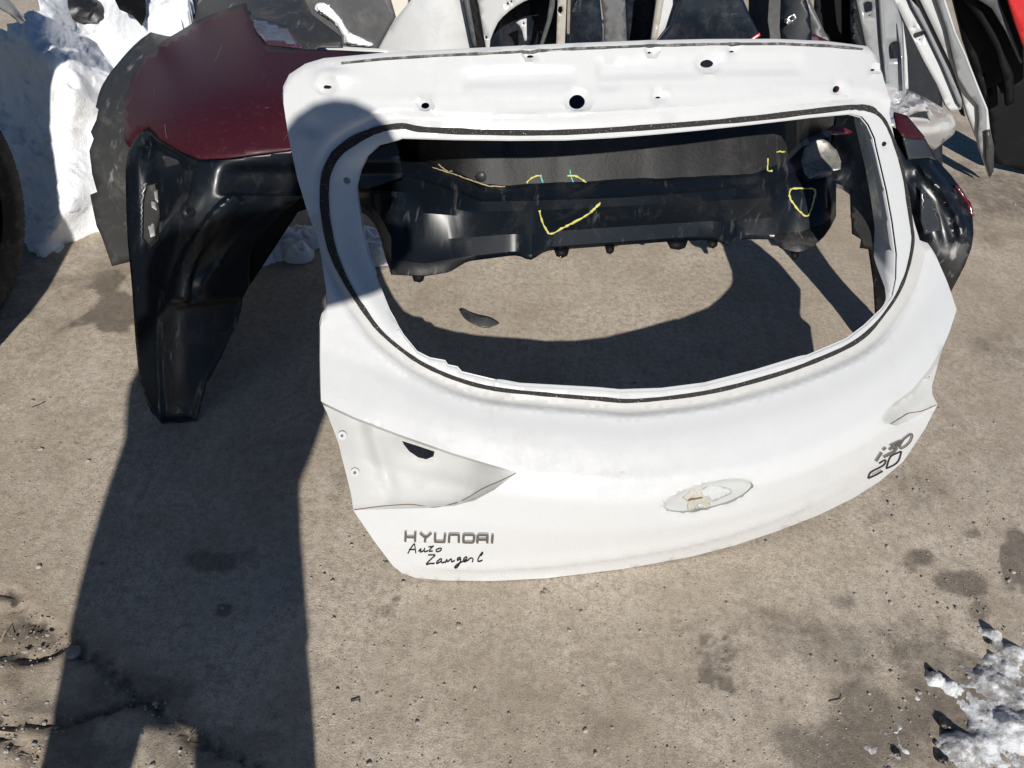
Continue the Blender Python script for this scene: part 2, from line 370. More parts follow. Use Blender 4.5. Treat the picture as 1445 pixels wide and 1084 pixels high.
tone = g.mix(g.math('MULTIPLY', g.ramp(g.noise(1.3, 5, .65), .46, .70), .6), tone, (.30, .245, .18))
dm = g.math('MULTIPLY', g.attr('dirt'), g.ramp(g.noise(18, 6, .7), .30, .62))
tone = g.mix(g.math('MULTIPLY', dm, .8), tone, (.24, .188, .137))
wn = g.math('ADD', g.attr('wet'), g.math('MULTIPLY', g.math('SUBTRACT', g.noise(14, 8, .78, 1.2), .5), 1.15))
wm = g.math('MULTIPLY', g.ramp(wn, .10, .74), g.ramp(g.attr('wet'), .02, .12))
dk = g.mix(.62, tone, (.050, .040, .029))
tone = g.mix(wm, tone, dk)
tone = g.mix(g.math('MULTIPLY', g.attr('crack'), g.ramp(g.noise(45, 5), .40, .62)), tone, (.060, .050, .040))
g.color(tone); g.rough(g.ramp(wm, 0, 1, .9, .58))
g.bump(g.math('ADD', g.math('MULTIPLY', g.noise(110, 5, .8), .8), g.math('ADD', g.math('MULTIPLY', g.noise(340, 3, .8), .5), g.math('MULTIPLY', g.ramp(g.voro(47), .04, .12), .6))), .75, .0028)
go = obj('ground', GP, gf, mt, smooth=True, sharp=60); tag(go, kind='structure')
for nme, arr in (('wet', wet), ('dirt', dirt), ('crack', crack)):
    a = go.data.attributes.new(nme, 'FLOAT', 'POINT'); a.data.foreach_set('value', np.clip(arr, 0, 1).astype(np.float32))

# ------------------------------------------------------------------ the white tailgate
PSI = math.radians(20.5); LAT = np.array([math.cos(PSI), math.sin(PSI), 0]); NRM = np.array([-math.sin(PSI), math.cos(PSI), 0]); OFF = .735
PZ = np.array([-.3, 0, .06, .14, .215, .25, .285, .33, .612, .725, .82, 1.2]); PY = np.array([.775, .766, .758, .753, .759, .778, .820, .886, 1.152, 1.268, 1.360, 1.74])
zz = np.linspace(-.3, 1.2, 601); yy = np.interp(zz, PZ, PY); kk = np.exp(-np.linspace(-2, 2, 7) ** 2); kk /= kk.sum(); yy = np.convolve(np.pad(yy, 3, 'edge'), kk, 'valid')
def sig(P):
    x = P[:, :, 0] * LAT[0] + P[:, :, 1] * LAT[1] - OFF if P.ndim == 3 else P[:, 0] * LAT[0] + P[:, 1] * LAT[1] - OFF
    y = P[..., 0] * NRM[0] + P[..., 1] * NRM[1]; z = P[..., 2]
    zp = z - .06 * (x / .7) ** 2
    c = np.interp(zp, [0, .1, .25, .4], [.22, .30, .44, .46])
    return y - np.interp(zp, zz, yy) - c * x * x
def tg(uv, lift=0.):
    """point on the tailgate's outer skin seen along a bearing"""
    r = rays(uv); ts = np.linspace(.5, 3.2, 160); f = sig(CAM + r[:, None, :] * ts[None, :, None])
    k = np.argmax(f > 0, 1); k = np.maximum(k, 1); lo = ts[k - 1].copy(); hi = ts[k].copy()
    for _ in range(26):
        md = (lo + hi) / 2; s = sig(CAM + r * md[:, None]) > 0; hi = np.where(s, md, hi); lo = np.where(s, lo, md)
    P = CAM + r * ((lo + hi) / 2)[:, None]
    return P
def tgn(P):
    e = 1e-3; n = np.stack([sig(P + np.eye(3)[i] * e) - sig(P - np.eye(3)[i] * e) for i in range(3)], -1)
    return -n / np.linalg.norm(n, axis=1, keepdims=True)
OUT = [(480, 86), (540, 80.5), (620, 76), (700, 72), (800, 67), (900, 63), (1000, 60.5), (1100, 60), (1170, 63), (1228, 70), (1236, 79), (1243, 96), (1247, 112), (1252, 128), (1258, 150), (1266, 180), (1276, 218), (1284, 250), (1291, 282), (1298, 312), (1307, 341), (1316, 348), (1323, 360), (1336, 395), (1350, 437),
       (1340, 468), (1329, 494), (1322, 520), (1315, 545), (1316, 558), (1323, 571), (1306, 604), (1275, 651), (1242, 679), (1204, 703), (1155, 727), (1099, 749), (1036, 770), (974, 786), (880, 803), (772, 816), (698, 820), (632, 819.5), (588, 816), (567, 809), (554, 798), (529, 765), (499, 721), (495, 695), (477, 624), (462, 584), (453, 566), (452, 514), (452, 462), (455, 450), (460, 443), (461, 420), (455, 380), (445, 333), (432, 296), (419, 252), (407, 193), (400, 146), (400.5, 128), (409, 111), (432, 96), (458, 88)]
SEAL = [(566, 176), (600, 181), (690, 184), (799, 184), (934, 176), (1068, 165), (1157, 155), (1211, 150), (1237, 155), (1255, 171), (1273, 210), (1284, 254), (1293, 313), (1295, 344), (1284, 390), (1262, 432), (1220, 478), (1154, 510), (1083, 534), (997, 555), (900, 566), (846, 563), (772, 557), (698, 549), (647, 536), (602, 517), (569, 496), (536, 468), (514, 440), (489, 402), (468, 357), (459, 319), (455, 286), (456, 252), (462, 232), (475, 212), (502, 193), (533, 181)]
OPEN = [(566, 191), (640, 193), (720, 194), (800, 193.5), (870, 190), (934, 185), (1000, 179), (1068, 172), (1157, 162), (1205, 158), (1222, 162), (1232, 173), (1242, 192), (1250, 225), (1260, 268), (1268, 312), (1274, 357), (1273, 393), (1268, 417), (1254, 437), (1229, 461), (1204, 480), (1150, 503), (1075, 526), (1001, 545), (939, 553), (880, 555), (846, 552), (735, 546), (698, 539), (652, 528), (646, 521), (632, 518), (628, 512), (606, 508), (588, 499), (569, 476), (547, 440), (530, 400), (515, 359), (506, 319), (500, 282), (497, 259), (503, 233), (515, 213), (533, 199)]
outl = densify(OUT, 7, True); seal = spline(SEAL, 5, True); opn = densify(OPEN, 7, True)
holes = [opn] + [ell(*h) for h in [(600, 148, 6, 5, 14), (749, 78.5, 5, 2.6, 12), (815.5, 143, 11.5, 10.5, 22), (919, 73, 4, 2, 10), (1001.5, 87.5, 9.5, 6, 18), (1035, 71.5, 3.5, 1.9, 10), (930.5, 136.5, 4, 2, 10), (1183, 125, 5, 5.2, 14), (1235, 97.5, 3.5, 2.2, 10), (484.5, 250, 4.6, 5, 14), (1255.5, 201, 3.6, 4, 12)]]
holes.append(densify([(455, 121), (459, 119), (466, 120), (468, 122.5), (464, 125), (457, 124.5)], 3, True))
moon = densify([(567, 622), (590, 629.5), (614, 637.5), (612, 646), (602, 650), (591, 647.5), (578, 639), (570, 629)], 4, True); holes.append(moon)
PTOP = [(440, 560), (453, 567), (500, 589), (560, 612), (600, 626), (640, 640), (690, 655), (729, 666)]
PBOT = [(729, 668), (698, 691), (670, 706), (640, 714), (600, 717), (550, 718.5), (499, 720), (480, 722)]
QTOP = [(1244, 588), (1255, 574), (1287, 550), (1312, 520), (1324, 500), (1335, 480)]
QBOT = [(1345, 556), (1323, 571), (1290, 590), (1265, 601), (1248, 597)]
CREASE = spline([(735, 667), (800, 669), (890, 664), (1000, 650), (1100, 625), (1200, 589), (1240, 568)], 5)
LIP = spline([(575, 797), (640, 803), (772, 798), (880, 785), (974, 769), (1099, 733), (1204, 688), (1262, 648)], 5)
EMB = ell(999.7, 699.9, 65.5, 18.8, 56, math.radians(-14.4)); EMB2 = ell(999.7, 699.3, 61.5, 15.8, 52, math.radians(-14.4))
def offs(line, d):
    l = np.array(line, float); t = np.gradient(l, axis=0); t /= np.linalg.norm(t, axis=1, keepdims=True) + 1e-9
    return l + np.stack([-t[:, 1], t[:, 0]], -1) * d
inset = lambda pts: densify(pts, 6)
ptop = inset([p for p in PTOP[1:]]); qtop = inset(QTOP[:4])
lines = [ptop[1:], offs(ptop, 3.2)[1:], inset(PBOT[:-1])[:-1], qtop, inset(QBOT[1:] + QTOP[:1])[1:-1], offs(qtop, -2.5), np.r_[EMB, EMB[:1]], np.r_[EMB2, EMB2[:1]], CREASE, LIP, np.r_[seal, seal[:1]]]
def runs(line, ok):
    out, cur = [], []
    for p, k in zip(line, ok):
        if k: cur.append(p)
        else:
            if len(cur) > 2: out.append(np.array(cur))
            cur = []
    if len(cur) > 2: out.append(np.array(cur))
    return out
tl = np.roll(seal, -1, 0) - np.roll(seal, 1, 0); tl /= np.linalg.norm(tl, axis=1, keepdims=True); nl = np.stack([tl[:, 1], -tl[:, 0]], -1)
for l_ in (12.5, 17.5, 23):
    s2 = seal + nl * l_; ok = pip(s2, np.array(OUT)) & (dist_line(s2, OUT, True) > 4) & (dist_line(s2, seal, True) > l_ - .6)
    for h_ in holes[1:]: ok &= dist_line(s2, h_, True) > 5
    ok[-1] = False
    lines += runs(s2, ok)
tP, tT = triangulate(outl, holes, [np.asarray(l) for l in lines], 6.5)
def tg_shape(P2):
    W = tg(P2); N = tgn(W); r = rays(P2); rn = r / np.linalg.norm(r, axis=1, keepdims=True)
    ins = pip(P2, seal); ds = dist_line(P2, seal, True); dout = np.where(ins, -ds, ds)
    h = np.zeros(len(P2)); u_ = P2[:, 0]
    body = sst(0, 1, (P2[:, 1] - 150) / 60)                       # the header blends more softly
    h -= .009 * (1 - sst(12.5, 23, dout)) + .004 * (1 - sst(26, 60, dout)) * body
    h -= .006 * (1 - sst(-9, -5, dout)) * sst(-40, -9, dout) * 0
    left = ins & (P2[:, 0] < 560)
    h -= np.where(left, .020 * sst(8, 40, ds), 0)
    # lower lip turned under
    dl = dist_line(P2, LIP); below = pip(P2, np.r_[LIP, [[1290, 690], [1200, 760], [900, 860], [560, 860], [540, 800]]])
    h += .005 * np.exp(-(dl / 9) ** 2) * sst(12, 20, dist_line(P2, OUT, True)) * sst(560, 640, u_) * (1 - sst(1120, 1215, u_))
    # pressed header
    u, v = P2[:, 0], P2[:, 1]
    sl = lambda a, b: a + (u - 480) * b
    def pan(u0, u1, v0, v1, k, e=7.):
        vv = v + (u - 900) * .03
        return k * sst(u0 - e, u0 + e, u) * (1 - sst(u1 - e, u1 + e, u)) * sst(v0 - 3, v0 + 3, vv) * (1 - sst(v1 - 3, v1 + 3, vv))
    h += pan(655, 810, 93, 113, -.0042) + pan(845, 1130, 84, 108, -.0042) + pan(845, 875, 84, 125, -.004)
    h += .006 * sst(150, 158, v + (u - 900) * .045) * (1 - sst(166, 172, v + (u - 900) * .045)) * (u > 520) * (~ins) * .6
    h += pan(500, 1225, 128, 131, .002, 20)
    h += .010 * np.exp(-((u - 470) / 26) ** 2 - ((v - 108) / 10) ** 2) - .008 * np.exp(-((u - 440) / 14) ** 2 - ((v - 178) / 14) ** 2)
    for a, b, rr in [(600, 148, 11), (749, 78, 11), (815, 143, 19), (919, 73, 10), (1001, 87, 19), (1035, 71, 10), (930, 136, 12), (1183, 125, 11), (1235, 97, 9), (460, 122, 15)]:
        q = np.hypot(u - a, (v - b) * 1.25) / rr; h -= .006 * (1 - sst(.65, 1.15, q)) - .0022 * np.exp(-((q - 1.2) / .2) ** 2)
    # emblem recess
    i1, i2 = pip(P2, EMB), pip(P2, EMB2); de = dist_line(P2, EMB, True)
    h += np.where(~i1, -.0025 * np.exp(-(de / 9) ** 2), 0)
    out = W + N * h[:, None] + rn * np.where(i1, .013 * sst(0, 4, de), 0)[:, None]
    # lamp pockets, pushed in behind the skin
    mt_ = np.zeros(len(P2), int)
    for top, bot, dep in ((PTOP, PBOT, .062), (QTOP, QBOT, .05)):
        poly = np.array(top + bot); i = pip(P2, poly); dt = dist_line(P2, top); db = dist_line(P2, bot)
        t = db / (db + dt + 1e-6); wall = sst(.0, 3.2, dt)
        d = dep * (t ** .75) * wall
        if dep > .05:
            d -= .016 * np.exp(-((u - 500 - (v - 600) * .25) / 26) ** 2) * t + .010 * np.exp(-((u - 590) / 34) ** 2 - ((v - 632) / 22) ** 2)
            d += .012 * np.exp(-((u - 535 - (v - 640) * .3) / 10) ** 2) * t
        d = np.maximum(d, 0) * sst(0, 75 if dep > .055 else 20, np.hypot(u - top[-1 if dep > .055 else 0][0], v - top[-1 if dep > .055 else 0][1]))
        out = out + np.where(i, d, 0)[:, None] * rn; mt_ = np.where(i & (dt > 1), 1, mt_)
    mt_ = np.where(i2, 2, mt_); mt_ = np.where((dout > -1) & (dout < 17) & (P2[:, 1] > 300) & (mt_ == 0), 3, mt_)
    return out, mt_
tV, tM = tg_shape(tP)
base_t = np.array([*(LAT * OFF + NRM * .78)[:2], 0.])
low = tV[:, 2] < .002; tV[low] = on_z(proj(tV[low]), np.full(low.sum(), .002))
tail = thing('tailgate', 'white car tailgate without glass leaning on a dark bumper', 'tailgate', base_t)
M['adhesive'] = mat('recess_primer', (.41, .42, .415), .4)
ecnt = {}
for t in tT:
    for a, b in ((t[0], t[1]), (t[1], t[2]), (t[2], t[0])):
        k = (min(a, b), max(a, b)); ecnt[k] = None if k in ecnt else (a, b)
hem_e = [e for e in ecnt.values() if e is not None]; hem_v = sorted({int(i) for e in hem_e for i in e}); hm = {i: len(tV) + k for k, i in enumerate(hem_v)}
hd_ = np.where(dist_line(tP[hem_v], outl, True) < 1, .012, .0025)[:, None]; hemV = tV[hem_v] + NRM * hd_ + np.array([0, 0, .25]) * hd_
shell = obj('body_shell', np.r_[tV, hemV], [tuple(t) for t in tT] + [(b, a, hm[a], hm[b]) for a, b in hem_e], [M['white'], M['white_raw'], M['adhesive'], M['channel']], tail, sharp=38)
cP = tP[tT].mean(1); cd_ = dist_line(cP, seal, True); cin = pip(cP, seal)
fmi = np.where(~cin & (cd_ < 17.5) & (cP[:, 1] > 300), 3, 0)
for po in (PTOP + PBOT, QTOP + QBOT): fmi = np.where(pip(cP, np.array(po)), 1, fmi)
fmi = np.r_[np.where(pip(cP, EMB), 2, fmi), np.zeros(len(hem_e))]
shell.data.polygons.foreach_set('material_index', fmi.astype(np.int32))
# inner frame: the return of the window opening and a hidden back panel
oP, _ = tg_shape(np.array(opn)); oN = tgn(tg(opn))
wr = sst(1215, 1245, np.array(opn)[:, 0]) * (1 - sst(395, 428, np.array(opn)[:, 1])); ring = []
dirw = NRM[None] * (.004 + .100 * wr)[:, None] + LAT[None] * (.022 * wr)[:, None] + np.array([0, 0, .004])
for dd in (0., .5, 1.): ring.append(oP - oN * .004 + dirw * dd)
back = ring[-1] + (oP - oP.mean(0)) * .05 + NRM * .004
RV = np.concatenate(ring + [back]); n = len(oP); RF = []
for k in range(3):
    for i in range(n): RF.append((k * n + i, (k + 1) * n + i, (k + 1) * n + (i + 1) % n, k * n + (i + 1) % n))
obj('inner_frame', RV, RF, M['white'], tail, solid=.002, offset=1, sharp=50)
def tstroke(name, pts, width, mat_, parent, lift=.001, th=.0015, closed=False, shape=False, step=3, bevel=0):
    """a flat or raised ribbon following the tailgate skin"""
    p = np.array(pts, float); wd = np.broadcast_to(np.asarray(width, float), (len(p),)) if np.ndim(width) < 2 else width
    q = np.c_[p, wd]; q = densify(q, step, closed); t = np.gradient(q[:, :2], axis=0)
    if closed: t = np.roll(q[:, :2], -1, 0) - np.roll(q[:, :2], 1, 0)
    t /= np.linalg.norm(t, axis=1, keepdims=True) + 1e-9; nn = np.stack([-t[:, 1], t[:, 0]], -1)
    a, b = q[:, :2] + nn * q[:, 2:] / 2, q[:, :2] - nn * q[:, 2:] / 2
    if shape: A, B = tg_shape(a)[0], tg_shape(b)[0]
    else: A, B = tg(a), tg(b)
    N = tgn(tg(q[:, :2])); k = len(q); V = np.concatenate([A + N * lift, B + N * lift, A + N * (lift + th), B + N * (lift + th)]); Fc = []
    for i in range(k if closed else k - 1):
        j = (i + 1) % k
        Fc += [(2 * k + i, 3 * k + i, 3 * k + j, 2 * k + j), (i, j, k + j, k + i), (i, 2 * k + i, 2 * k + j, j), (k + i, k + j, 3 * k + j, 3 * k + i)]
    if not closed: Fc += [(0, k, 3 * k, 2 * k), (k - 1, 3 * k - 1, 4 * k - 1, 2 * k - 1)[::1]]
    return V, Fc
sw = 7.0 + 5.5 * (1 - sst(500, 545, seal[:, 0])) * sst(150, 200, seal[:, 1]) * (1 - sst(330, 430, seal[:, 1])) - 3.8 * sst(1225, 1255, seal[:, 0]) - 1.2 * sst(420, 470, seal[:, 1]) + .9 * np.array([noise.noise(Vector((p[0] * .05, p[1] * .05, 1.))) for p in seal]) + RNG.normal(0, .35, len(seal))
V_, F_ = tstroke('', seal, sw, None, None, -.002, .005, True, True, 4)
obj('window_seal', V_, F_, M['sealant'], tail, sharp=60)
top = densify([(482, 90), (540, 84), (620, 79), (700, 75.5), (760, 72.5), (800, 70), (900, 66), (1000, 63), (1100, 62.5), (1170, 65.5), (1216, 70)], 6)
tw = np.clip(3.0 + 1.6 * np.array([noise.noise(Vector((p[0] * .035, 0, 2.))) for p in top]) * 1.3, 1.0, 5.0)
V_, F_ = tstroke('', top, tw, None, None, -.001, .0045, False, True, 5); obj('roof_seal_strip', V_, F_, M['putty'], tail)
for a, b in (((812, 69), (856, 67)), ((968, 63.5), (1000, 62.5)), ((1118, 62.4), (1140, 63.2)), ((772, 71.5), (792, 70.6))):
    V_, F_ = tstroke('', [a, b], 3.4, None, None, .0012, .002, False, True, 5); obj('bare_paint_patch', V_, F_, M['white'], tail)
V_, F_ = tstroke('', spline([(500, 719), (540, 714), (577, 711.5), (600, 714), (617, 715), (650, 707), (680, 690), (705, 679), (728, 668)], 4), 1.1, None, None, .0008, .0006, False, True); obj('panel_seam', V_, F_, M['rust'], tail)
V_, F_ = tstroke('', spline([(1256, 598), (1270, 590), (1282, 583), (1300, 580), (1321, 571)], 4), 1.0, None, None, .0008, .0006, False, True); obj('panel_seam', V_, F_, M['rust'], tail)
def disc_on(name, u, v, r0, r1, mats, parent, lift):
    c = tg_shape(np.array([[u, v]]))[0][0]; nrm_ = -rays([(u, v)])[0]; nrm_ = nrm_ / np.linalg.norm(nrm_); nrm_ = nrm_ * .7 + np.array([-.3, -.5, .5]); nrm_ /= np.linalg.norm(nrm_)
    a = np.cross(nrm_, [0, 0, 1]); a /= np.linalg.norm(a); b = np.cross(nrm_, a); sc = 1 / 800.
    V = []; Fc = []; k = 16
    for rr, hh in ((r1, 0), (r1 * .9, .0022), (r0, .0022), (r0 * .9, .0006)):
        for i in range(k): g_ = 2 * math.pi * i / k; V.append(c + nrm_ * (lift + hh) + (a * math.cos(g_) + b * math.sin(g_)) * rr * sc)
    for q in range(3):
        for i in range(k): Fc.append((q * k + i, q * k + (i + 1) % k, (q + 1) * k + (i + 1) % k, (q + 1) * k + i))
    o = obj(name, V, Fc, mats[0], parent); V2 = V[3 * k:]; obj('bolt_hole', V2, [tuple(range(k))], mats[1], o)
M['hole'] = mat('dull_grey_hole', (.10, .10, .095), .7)
disc_on('lamp_washer', 484, 615, 2.4, 7, (M['white'], M['hole']), tail, .004); disc_on('lamp_washer', 502, 667, 2.4, 7, (M['white'], M['hole']), tail, .004); disc_on('lamp_washer', 1310, 532, 2, 4.5, (M['white_raw'], M['rust']), tail, .003)
# lettering ----------------------------------------------------------
def letters(group, specs, org, ex, ey, wpx, mat_, th, capname='letter', lift=.0012):
    for strokes in specs:
        parts = []
        for s in strokes:
            pp = [(org[0] + x * ex[0] + y * ey[0], org[1] + x * ex[1] + y * ey[1]) for x, y in s]
            parts.append(tstroke('', pp, wpx, None, None, lift, th, False, True, 2))
        V, Fc = merge(*parts); obj(capname, V, Fc, mat_, group, sharp=20)
lg = obj('brand_lettering', *tstroke('', [(573, 765.3), (694, 767.0)], .6, None, None, .0002, .0003, False, True), M['white'], tail)
H7 = [[[(573, 748), (572.4, 762.6)], [(586.6, 748.5), (586, 762.8)], [(573, 755.8), (586, 756.2)]], [[(593.2, 750.4), (601, 757.3), (608.8, 750.4)], [(600.7, 757), (600, 763.4)]], [[(614.6, 750.4), (614, 762.4), (627.4, 762.8), (628.6, 751)]], [[(633.7, 764), (634.7, 752.4), (647.8, 752.4), (647.7, 764)]],
      [[(654.6, 752.2), (654, 763.2), (667, 763.4), (669, 761), (669.5, 754.8), (667.4, 752.6), (654.6, 752.6)]], [[(673.7, 764.6), (674.2, 754.7), (676.3, 752.8), (688.2, 752.8), (687.7, 764.6)], [(674, 759.4), (688, 759.4)]], [[(695.5, 752.1), (694.4, 764.6)]]]
letters(lg, H7, (0, 0), (1, 0), (0, 1), 3.2, M['chrome'], .0034)
dec = obj('dealer_decal', *tstroke('', spline([(575.6, 780.7), (579.7, 773.4), (584.4, 767.2), (585.4, 769.3), (586.8, 780.2)], 4), 1.6, None, None, .0012, .0004, False, True), M['ink'], tail)
SCR = [[(577.1, 775), (586.5, 775)], [(590.6, 777.6), (594.3, 773.9), (593.2, 778.6), (598.4, 776), (599.4, 772.9), (598.9, 778.1), (604.6, 776.5)], [(611.9, 769.3), (606.7, 775.5), (606.2, 777.6), (610.9, 777)], [(604.6, 771.3), (611.9, 770.8)], [(619.7, 773.4), (615.5, 775.5), (616.6, 778.1), (621.8, 776.5), (622.8, 773.4), (619.7, 773.4)],
       [(604.1, 782.7), (614, 782.7), (609.8, 786.9), (601.5, 794.7), (607, 793.8), (613.5, 793.6)], [(622.3, 787.4), (616.6, 791.6), (616.6, 793.6), (622.3, 791), (623.3, 787.4), (623.3, 792.6), (628.5, 791.6)], [(628.5, 793.1), (630.6, 788.5), (631.6, 791.6), (636.8, 787.9), (637.3, 791.6), (642, 790)], [(650.3, 785.9), (646.2, 786.9), (645.6, 790), (650.3, 787.9), (648.2, 794.2), (644.1, 798.3), (641.5, 797.8), (646.2, 794.2), (653.4, 791)],
       [(653.4, 791), (658.6, 787.9), (658.1, 785.3), (654.5, 787.9), (655, 791.6), (659.6, 790)], [(659.6, 790.5), (663.8, 786.9), (667.4, 787.9), (666.4, 792.1)], [(678.5, 784), (681.3, 780), (680.4, 779.2), (676.3, 784.8), (674.2, 790), (676.3, 791), (680.9, 789.5)]]
letters(dec, [[spline(q, 4).tolist()] for q in SCR], (0, 0), (1, 0), (0, 1), 1.6, M['ink'], .0004)
bd = obj('model_badge', *tstroke('', [(1236, 652), (1246, 646.5)], .6, None, None, .0002, .0003, False, True), M['white'], tail)
I30 = [[[(1234.9, 650.2), (1243.0, 637.6)], [(1244.6, 634.6), (1248.6, 630.6)]], [[(1254.9, 628.2), (1270.6, 620.9), (1263.2, 629.7), (1253.2, 633.6)], [(1262.5, 630), (1264, 632), (1260.5, 637), (1245.7, 644.4)]]]
letters(bd, I30, (0, 0), (1, 0), (0, 1), 3.2, M['chrome'], .0016, lift=.0014)
letters(bd, [[spline([(1274, 619.1), (1283.1, 612.2), (1286, 613.7), (1283.1, 622.4), (1276.4, 629), (1269.8, 632.2), (1268.3, 630.5), (1269.8, 625.7), (1274, 619.1)], 3).tolist()]], (0, 0), (1, 0), (0, 1), 2.4, M['chrome'], .0016, lift=.0014)
st = obj('anniversary_sticker', *tstroke('', [(1224.6, 674.6), (1234.9, 670), (1244.9, 664.4)], 2.0, None, None, .0014, .0005, False, True), M['ink'], tail)
D20 = [[spline([(1239.9, 653.6), (1247.4, 649), (1249.5, 649.8), (1247.4, 654.8), (1243.2, 658.1), (1230.8, 664.4), (1226.6, 668.1), (1224.3, 675)], 3).tolist()], [[(1271.5, 636.5), (1263.2, 639.9), (1258, 642.4), (1255.2, 645.2), (1253.2, 649.8), (1249.9, 661), (1259.8, 656.5), (1264.5, 653.2), (1267.4, 649.6), (1269, 645.7), (1271.5, 636.5)]]]
letters(st, D20, (0, 0), (1, 0), (0, 1), 1.8, M['ink'], .0005, lift=.0014)
letters(st, [[[(1230 + 2.3 * k, 668.6 - 1.12 * k), (1231.2 + 2.3 * k, 668.0 - 1.12 * k)]] for k in range(6)], (0, 0), (1, 0), (0, 1), .9, M['ink'], .0004, capname='small_print', lift=.0014)
# remains of the emblem glue in the recess
def tpoly(name, pts, mat_, parent, lift):
    o = densify(spline(pts, 2, True), 3, True); P2, T = triangulate(o, [], [], 4); V, _ = tg_shape(P2); V = V + tgn(tg(P2)) * lift
    V = V + (noise3(V, 90, 3) * .0003)[:, None] * NRM; return obj(name, V, T, mat_, parent, solid=.0015)
ec = lambda L: [(920 + .1107 * x, 660 + .1107 * y) for x, y in L]
M['glue_beige'] = mat('beige_glue', (.33, .315, .26), .7); g = NT(M['glue_beige']); g.color(g.mix(g.ramp(g.noise(160, 4, .7), .4, .65), (.40, .39, .345), (.32, .30, .25)))
M['glue_white'] = mat('white_glue', (.43, .44, .44), .6); g = NT(M['glue_white']); g.color(g.mix(g.ramp(g.noise(120, 4, .7), .4, .7), (.44, .45, .45), (.39, .40, .395))); g.bump(g.noise(130, 3), .5, .004)
tpoly('glue_residue', ec([(395, 375), (480, 300), (640, 235), (650, 350), (715, 390), (740, 480), (680, 515), (450, 530), (460, 440), (405, 400)]), M['glue_beige'], tail, .0014)
tpoly('glue_residue', ec([(620, 290), (720, 230), (800, 215), (900, 245), (1000, 270), (1000, 320), (870, 380), (765, 425), (720, 385), (645, 355)]), M['glue_white'], tail, .0022)
tpoly('glue_residue', ec([(575, 460), (620, 445), (650, 485), (600, 515)]), M['glue_white'], tail, .0030)
V_, F_ = tstroke('', ec([(452, 405), (490, 390), (560, 382), (635, 368)]), [1.2, 2.2, 1.6, 1.2], None, None, .0036, .0004, False, True); obj('recess_slit', V_, F_, M['rust'], tail)

# ------------------------------------------------------------------ patches: shells measured as bearings plus heights
def patch(name, outline, ctrl, mat_, parent=None, base=None, holes=(), lines=(), step=9, solid=.004, disp=None, minz=.003, sharp=40, nz=0.):
    o = densify(outline, step * .8, True); P2, T = triangulate(o, [densify(h, step * .5, True) for h in holes], [densify(l, step * .7) for l in lines], step)
    f = tps(ctrl); z = np.clip(f(P2), minz, 1.2)
    if disp is not None: z = z + disp(P2)
    V = on_z(P2, np.maximum(z, minz))
    if nz: V[:, 2] += noise3(V, 14, 3, 5.) * nz
    return obj(name, V, T, mat_, parent, solid=solid, sharp=sharp, base=base), f

# rear bumper standing on its wheel-arch ends -------------------------
bump = thing('rear_bumper', 'dark rear bumper with maroon painted upper half behind the white tailgate', 'bumper', on_z([(700, 300)], [0])[0])
MO = [(209, 178), (196, 188), (181, 207), (175, 198), (174, 170), (178, 135), (186, 110), (199, 86), (233, 56), (282, 27), (332, 8), (347, 4), (351, 23), (361, 48), (374, 63), (412, 69), (480, 71), (540, 74), (620, 88), (660, 140), (570, 196), (412, 211), (322, 222.5), (282, 224.5), (253, 213), (225, 197)]
MC = [(209, 178, .505), (179, 207, .44), (175, 149, .45), (199, 86, .475), (282, 27, .52), (347, 5, .56), (362, 48, .585), (412, 69, .60), (540, 74, .62), (640, 110, .625), (600, 185, .57), (412, 211, .555), (282, 225, .528), (300, 120, .58), (400, 140, .605), (225, 140, .53), (480, 140, .615)]
pc_, mf = patch('painted_cover', MO, MC, M['maroon'], bump, step=9)
M['scratch'] = mat('pale_scratch', (.20, .13, .13), .6)
for k in range(7):
    u0, v0 = RNG.uniform(215, 410), RNG.uniform(60, 205); an = RNG.uniform(-1.2, .6) if k % 3 else 1.4; L_ = RNG.uniform(6, 26); q = np.array([(u0 + math.cos(an) * L_ * t + RNG.normal() * .4, v0 + math.sin(an) * L_ * t) for t in np.linspace(0, 1, 5)])
    if not pip(q, np.array(MO)).all(): continue
    wq = RNG.uniform(.25, .5); nn = np.array([-math.sin(an), math.cos(an)]) * wq / 2; zq = mf(q)
    obj('scratch', np.r_[on_z(q + nn, zq + .003), on_z(q - nn, zq + .003)], [(i, i + 1, 6 + i, 5 + i) for i in range(4)], M['scratch'], bump)
patch('upper_flange', [(351, 20), (362, 46), (376, 61), (427, 67), (418, 52), (409, 38), (390, 32), (366, 25)], [(351, 20, .545), (362, 46, .565), (427, 68, .585), (409, 38, .55)], M['maroon_back'], bump, step=6)
V_, F_ = None, None
# red edge line between paint and plastic
LO = [(209, 179), (225, 198), (253, 214), (282, 225.5), (322, 223.5), (412, 212), (500, 204), (560, 200), (570, 250), (520, 268), (470, 272), (424, 281), (404, 295), (379, 322), (356, 350), (353, 363), (351, 404), (343, 420), (335, 452), (310, 505), (290, 542), (276, 594), (252, 597), (227, 597), (208, 572), (197, 540), (191, 480), (186, 404), (180, 340), (178, 290), (177, 240), (181, 213), (192, 192)]
LC = [(209, 178, .50), (282, 225, .52), (412, 212, .55), (500, 204, .55), (570, 230, .50), (520, 268, .46), (424, 281, .43), (404, 295, .40), (379, 322, .36), (353, 363, .30), (343, 420, .215), (310, 505, .115), (276, 594, .004), (227, 597, .004), (197, 540, .055), (186, 404, .20), (179, 300, .33), (178, 235, .42), (260, 300, .425), (300, 400, .27), (240, 450, .205), (250, 540, .085), (330, 300, .425), (215, 380, .275), (225, 590, .004)]
band_o = spline([(331, 268), (300, 292), (262, 345), (244, 390), (238, 420), (241, 428)], 4); band_i = spline([(270, 430), (272, 400), (286, 362), (318, 322), (349, 286)], 4)
band = np.r_[band_o, band_i]
